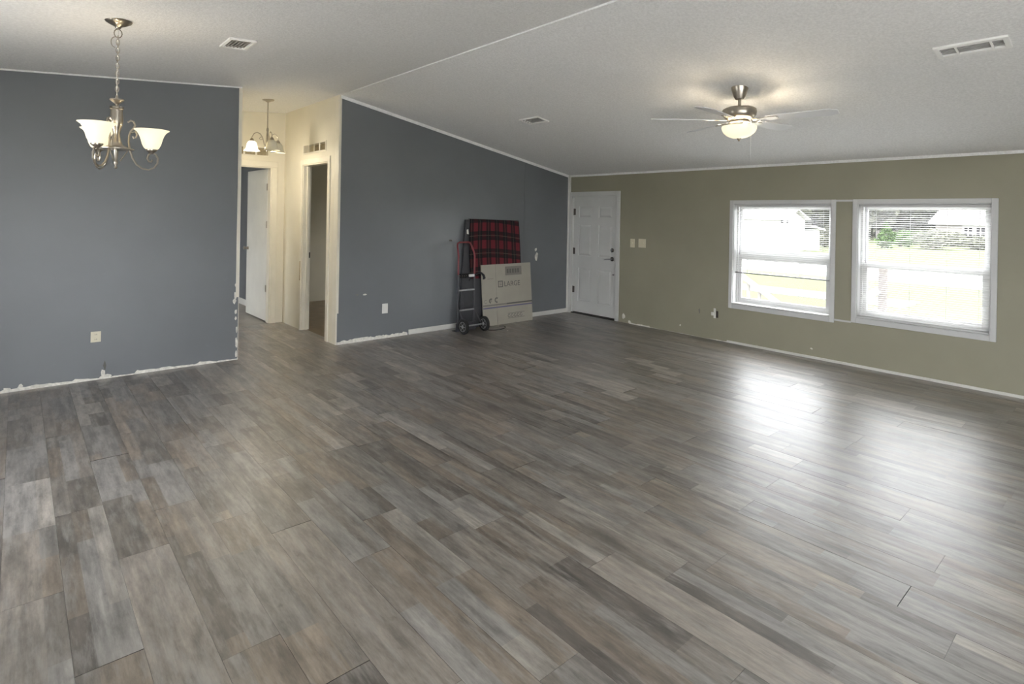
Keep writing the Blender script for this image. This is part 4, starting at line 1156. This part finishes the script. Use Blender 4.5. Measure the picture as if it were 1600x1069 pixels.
# cord on the floor
c0 = on_z(757, 516, .004)
cp = [on_z(*p, .004) for p in ((758, 514), (764, 516), (772, 516), (781, 515), (788, 513), (790, 511), (787, 509.5), (780, 509.5))]
cd = MB().tube(cp, .004, 6).build('floor_cord', 'strap', None, True); tag(cd, 'thin dark cord curled on the floor before the cardboard box', 'cord')
p = on_z(793, 517, 0)
tag(MB().prism(blob((p.x, p.y, .0), .010, .0, 'y', 5, 7) and [(p.x + .010 * math.cos(a), p.y + .012 * math.sin(a), .0005) for a in [k * 1.05 for k in range(6)]], (0, 0, .004)).build('plaster_crumb', 'plaster'), 'white plaster crumb lying on the planks near the cord', 'debris')

# ------------------------------------------------------------------ outdoors
GZ = -0.70
struct(MB().box(-60, 140, -90, 110, GZ - .2, GZ).build('lawn', 'lawn'), 'pale green lawn outside the windows')
struct(MB().box(23.6, 31.5, -80, 100, GZ - .05, GZ + .02).build('road', 'road'), 'pale road strip across the lawn')
struct(MB().box(16.8, 18.4, 4.2, 60, GZ - .05, GZ + .02).build('path', 'road'), 'pale path across the lawn before the road')
MAT['concrete'] = mat('bounce_concrete', (0.38, 0.37, 0.35), 0.9, var=0.06, vscale=1.0, spec=0.0)
struct(MB().box(-16, 6.9, -18, YR - .16, GZ - .05, GZ + .05).box(-16, XL - .2, YR - .16, 12, GZ - .05, GZ + .05).build('added_patio', 'concrete'), 'unseen concrete slab added behind the house to bounce daylight')  # added unseen slab, bounces daylight up through the rear and left openings
struct(MB().box(XO + .02, 9.4, -22, 16, GZ - .05, GZ + .05).build('bounce_pad', 'concrete'), 'unseen concrete slab added under the windows to bounce daylight')  # added unseen slab, throws daylight up onto the ceiling
struct(MB().box(XL - .5, XW + .5, YR - .75, YR - .16, 2.16, 2.26).build('added_eave', 'trim'), 'unseen white eave added at the rear to block high sky')  # added unseen overhang, cuts steep sky light on the floor
# white outbuilding
ob = empty('outbuilding', (41.4, 22, GZ)); tag(ob, 'long white outbuilding with low gable roof and lean-to', 'building')
ez, rz, xa, xb, ya, yb = 1.56, 2.20, 39.4, 43.3, 17.0, 30.0
part(MB().prism([(xa, ya, GZ), (xb, ya, GZ), (xb, ya, ez), ((xa + xb) / 2, ya, rz - .06), (xa, ya, ez)], (0, yb - ya, 0)), 'wall', 'siding', ob)
xm = (xa + xb) / 2
for s, nm in ((-1, 'roof'), (1, 'roof')):
    e = xm + s * ((xb - xa) / 2 + .25); zz = ez - .08
    part(MB().hexa([(xm, ya - .35, rz), (e, ya - .35, zz), (e, yb, zz), (xm, yb, rz), (xm, ya - .35, rz + .07), (e, ya - .35, zz + .07), (e, yb, zz + .07), (xm, yb, rz + .07)]), nm, 'metal_roof', ob)
q = on_x(1164, 353, xa)
part(MB().box(xa - .04, xa + .02, q.y - .55, q.y + .45, q.z - .3, q.z + .28), 'window', 'house_wall', ob)
q = on_y(1222, 346, ya); part(MB().box(q.x - .12, q.x + .12, ya - .04, ya + .02, q.z - .1, q.z + .12), 'vent', 'dark_glass', ob)
q = on_y(1230, 348, ya); part(MB().box(q.x - .10, q.x + .10, ya - .04, ya + .02, q.z - .1, q.z + .16), 'lamp', 'dark_glass', ob)
part(MB().box(xb, xb + 2.2, ya - .2, ya + 4, GZ, .75), 'lean_to_wall', 'siding', ob)
part(MB().hexa([(xb - .1, ya - .5, 1.05), (xb + 2.6, ya - .5, .72), (xb + 2.6, ya + 4, .72), (xb - .1, ya + 4, 1.05), (xb - .1, ya - .5, 1.15), (xb + 2.6, ya - .5, .82), (xb + 2.6, ya + 4, .82), (xb - .1, ya + 4, 1.15)]), 'lean_to_roof', 'metal_roof', ob)
# far house
hs = empty('house', (74, 10, GZ)); tag(hs, 'far beige house with grey roof and paired white windows', 'house')
hxx = 72.0
yA = on_x(1462, 352, hxx).y; yB = yA - 16
part(MB().box(hxx, hxx + 8, yB, yA, GZ, 1.5), 'wall', 'house_wall', hs)
part(MB().hexa([(hxx - .6, yB - .5, 1.42), (hxx + 4, yB - .5, 2.75), (hxx + 4, yA + .5, 2.75), (hxx - .6, yA + .5, 1.42), (hxx - .6, yB - .5, 1.60), (hxx + 4, yB - .5, 2.95), (hxx + 4, yA + .5, 2.95), (hxx - .6, yA + .5, 1.60)]), 'roof', 'roof_grey', hs)
part(MB().box(hxx - .65, hxx - .55, yB - .5, yA + .5, 1.36, 1.60), 'fascia', 'siding', hs)
for (pa, pb) in ((1506, 1520), (1525, 1540)):
    a, b = on_x(pa, 354, hxx), on_x(pb, 373, hxx)
    wr = part(MB().box(hxx - .06, hxx, b.y - .12, a.y + .12, b.z - .12, a.z + .12), 'window', 'siding', hs)
    for i in range(2):
        for j in range(2):
            yy0 = b.y + (a.y - b.y) * i / 2 + .05; zz0 = b.z + (a.z - b.z) * j / 2 + .05
            part(MB().box(hxx - .08, hxx - .05, yy0, yy0 + (a.y - b.y) / 2 - .1, zz0, zz0 + (a.z - b.z) / 2 - .1), 'pane', 'dark_glass', wr, org=world_loc(wr))
# trees and shrubs
def crown(c, rx, rz, n, leaf, seedn, cone=False):
    rnd = random.Random(seedn); vs, fs = [], []
    for i in range(n):
        while True:
            p = Vector((rnd.uniform(-1, 1), rnd.uniform(-1, 1), rnd.uniform(-1, 1)))
            if p.length < 1 and p.length > .25: break
        if cone:
            t = (p.z + 1) / 2; p.x *= (1 - t * .95); p.y *= (1 - t * .95)
        q = Vector(c) + Vector((p.x * rx, p.y * rx, p.z * rz))
        a = Vector((rnd.uniform(-1, 1), rnd.uniform(-1, 1), rnd.uniform(-.6, .6))).normalized()
        b = a.cross(Vector((rnd.uniform(-1, 1), rnd.uniform(-1, 1), rnd.uniform(-1, 1)))).normalized()
        s = leaf * rnd.uniform(.6, 1.3); k = len(vs)
        vs += [q - a * s, q + b * s * .6, q + a * s, q - b * s * .6]; fs.append((k, k + 1, k + 2, k + 3))
    return MB().add(vs, fs)
def tree(x, y, h, r, m, text, seedn, n=1500, leaf=.35, grp=None, low=.18):
    t = empty('tree', (x, y, GZ)); tag(t, text, 'tree', grp)
    part(MB().tube([(x, y, GZ), (x + .1, y, GZ + h * .3), (x - .05, y + .1, GZ + h * .7)], [.22, .16, .06], 8), 'trunk', 'bark', t, True)
    cc = (x, y, GZ + h * (low + (1 - low) / 2))
    part(crown(cc, r, h * (1 - low) / 2, n, leaf, seedn), 'foliage', m, t)
    for k in range(3):
        a = k * 2.1 + seedn; part(MB().tube([(x, y, GZ + h * (.25 + .1 * k)), (x + r * .5 * math.cos(a), y + r * .5 * math.sin(a), GZ + h * (.45 + .1 * k))], [.10, .04], 6), 'branch', 'bark', t, True)
    return t
grp = 'grey green trees along the far edge'
spots = []
for rowi, dep in enumerate((61, 69, 77, 86, 95, 104)):
    px = 1120 + 31 * (rowi % 3)
    while px < 1600:
        d = ray(px, 345); d.z = 0
        p = d * (dep / d.dot(FWD)); rnd = random.Random(rowi * 50 + int(px))
        r = rnd.uniform(3.0, 3.6)
        inhouse = 67 < p.x < 84 and -5 < p.y < 19; inbarn = 34 < p.x < 50 and 12 < p.y < 35
        if not inhouse and not inbarn and all((p - q).length > r + rq + .3 for q, rq in spots):
            spots.append((p, r))
            tree(p.x, p.y, rnd.uniform(8, 11), r, 'leaf_grey' if len(spots) % 3 else 'leaf_pale', 'tall grey green tree at the far edge of the lawns', 200 + len(spots), 3000, .45, grp, .03)
        px += 20
# distant wooded rise closing the view
tv, tf = [], []
NT = 90; rnd_t = random.Random(77)
for k in range(NT + 1):
    d = ray(1020 + 640 * k / NT, 345); d.z = 0; p = d * (118 / d.dot(FWD)); q = p * 1.08
    hh = 6.0 + 1.5 * math.sin(k * .35) + rnd_t.uniform(-.8, .8)
    tv += [(p.x, p.y, GZ - .1), (p.x + 1.0, p.y + .4, GZ + hh * .7), (p.x + 3, p.y + 1.5, GZ + hh), (q.x, q.y, GZ + hh * .8), (q.x, q.y, GZ - .1)]
for k in range(NT):
    for j_ in range(4): tf.append((5 * k + j_, 5 * k + j_ + 1, 5 * k + j_ + 6, 5 * k + j_ + 5))
struct(MB().add(tv, tf).build('wooded_rise', 'leaf_grey', None, True), 'grey green wooded rise behind the far trees')
def shrub(px, py, dep, r, h, m, text, seedn, cone=False, grp=None):
    d = ray(px, py); p = d * (dep / d.dot(FWD))
    t = empty('shrub', (p.x, p.y, GZ)); tag(t, text, 'shrub', grp)
    part(MB().tube([(p.x, p.y, GZ), (p.x, p.y, GZ + h * .5)], [.08, .04], 6), 'stem', 'bark', t, True)
    part(crown((p.x, p.y, GZ + h / 2), r, h / 2, 700, .14, seedn, cone), 'foliage', m, t)
shrub(1384, 370, 46, 1.1, 2.2, 'leaf_green', 'bright green cone shaped shrub seen through the snapped slats', 1, True)
shrub(1408, 375, 50, 1.4, 1.5, 'leaf_green', 'round green shrub beside the cone shaped shrub', 2)
shrub(1432, 375, 58, 1.4, 1.4, 'leaf_green', 'low green shrub right of the round green shrub', 3)
shrub(1458, 378, 46, 1.6, 1.8, 'leaf_pale', 'pale shrub left of the far house', 4)
shrub(1492, 380, 53, 1.1, 1.3, 'leaf_pale', 'pale low shrub at the far house wall', 5)
shrub(1530, 384, 47, 1.4, 1.2, 'leaf_pale', 'pale wide shrub under the far house windows', 6)
shrub(1290, 383, 46, .8, 1.6, 'leaf_pale', 'thin pale shrub right of the outbuilding', 7)
# board fence behind the green shrubs
fd = ray(1368, 372); p0 = fd * (62 / fd.dot(FWD)); fd = ray(1452, 374); p1 = fd * (62 / fd.dot(FWD)); p0.z = p1.z = 0
fn = empty('board_fence', (p0.x, p0.y, GZ)); tag(fn, 'dark board fence behind the green shrubs', 'fence')
for k in range(24):
    a = p0.lerp(p1, k / 24); b = p0.lerp(p1, (k + .94) / 24)
    part(MB().bar((a.x, a.y, GZ + .62), (b.x, b.y, GZ + .62), .05, 1.2), 'fence_board', 'deck_dark', fn)
# porch landing, steps and railings just outside
pr = empty('porch', (7.4, 5.3, GZ)); tag(pr, 'weathered white porch landing with steps outside the entry door', 'porch')
for k in range(9):
    y = 4.45 + k * .2
    part(MB().box(XO + .01, 8.3, y, y + .19, -.14, -.10), 'deck_board', 'deck', pr)
for (x, y) in ((8.25, 4.5), (8.25, 6.2), (6.72, 4.5)):
    part(MB().box(x - .045, x + .045, y - .045, y + .045, GZ, .92 if x > 8 else -.14), 'post', 'deck', pr)
for k in range(3):
    z = -.14 - .18 * (k + 1); y = 4.42 - .28 * (k + 1)
    part(MB().box(6.9, 8.2, y, y + .27, z, z + .04), 'step', 'deck', pr)
part(MB().bar((8.25, 6.2, .90), (8.25, 4.5, .90), .09, .04), 'top_rail', 'deck', pr)
part(MB().bar((8.25, 4.5, .86), (8.25, 3.3, .10), .09, .05), 'stair_rail', 'deck', pr)
part(MB().bar((8.25, 4.5, .40), (8.25, 3.45, -.30), .06, .04), 'stair_rail', 'deck', pr)
part(MB().box(8.205, 8.295, 3.25, 3.34, GZ, .14), 'post', 'deck', pr)
for k in range(9):
    y = 4.65 + k * .17; part(MB().box(8.23, 8.27, y, y + .035, -.1, .88), 'baluster', 'deck', pr)
for k in range(6):
    y = 4.35 - k * .17; t = (4.5 - y) / 1.2; part(MB().box(8.23, 8.27, y, y + .035, -.28 - .5 * t, .84 - .76 * t), 'baluster', 'deck', pr)
# second short rail section by the other window
pp = ray(1380, 420); pp = EYE + pp * (8.8 / pp.dot(FWD))
rl = empty('rail_section', (pp.x, pp.y, GZ)); tag(rl, 'short white sloping rail section with a newel post outside', 'railing')
part(MB().box(pp.x - .05, pp.x + .05, pp.y - .05, pp.y + .05, GZ, pp.z), 'post', 'deck_dark', rl)
for dz, ln in ((-.02, .26), (-.30, .34), (-.62, .36)):
    part(MB().bar((pp.x - .05, pp.y + .04, pp.z + dz - .03), (pp.x - .05, pp.y + .06 + ln, pp.z + dz - .06 - (0 if dz > -.1 else .28)), .05, .11), 'rail', 'deck', rl)
part(MB().box(pp.x - .05, pp.x + .03, pp.y + .06 + .28, pp.y + .06 + .36, GZ, pp.z - .05), 'post', 'deck', rl)
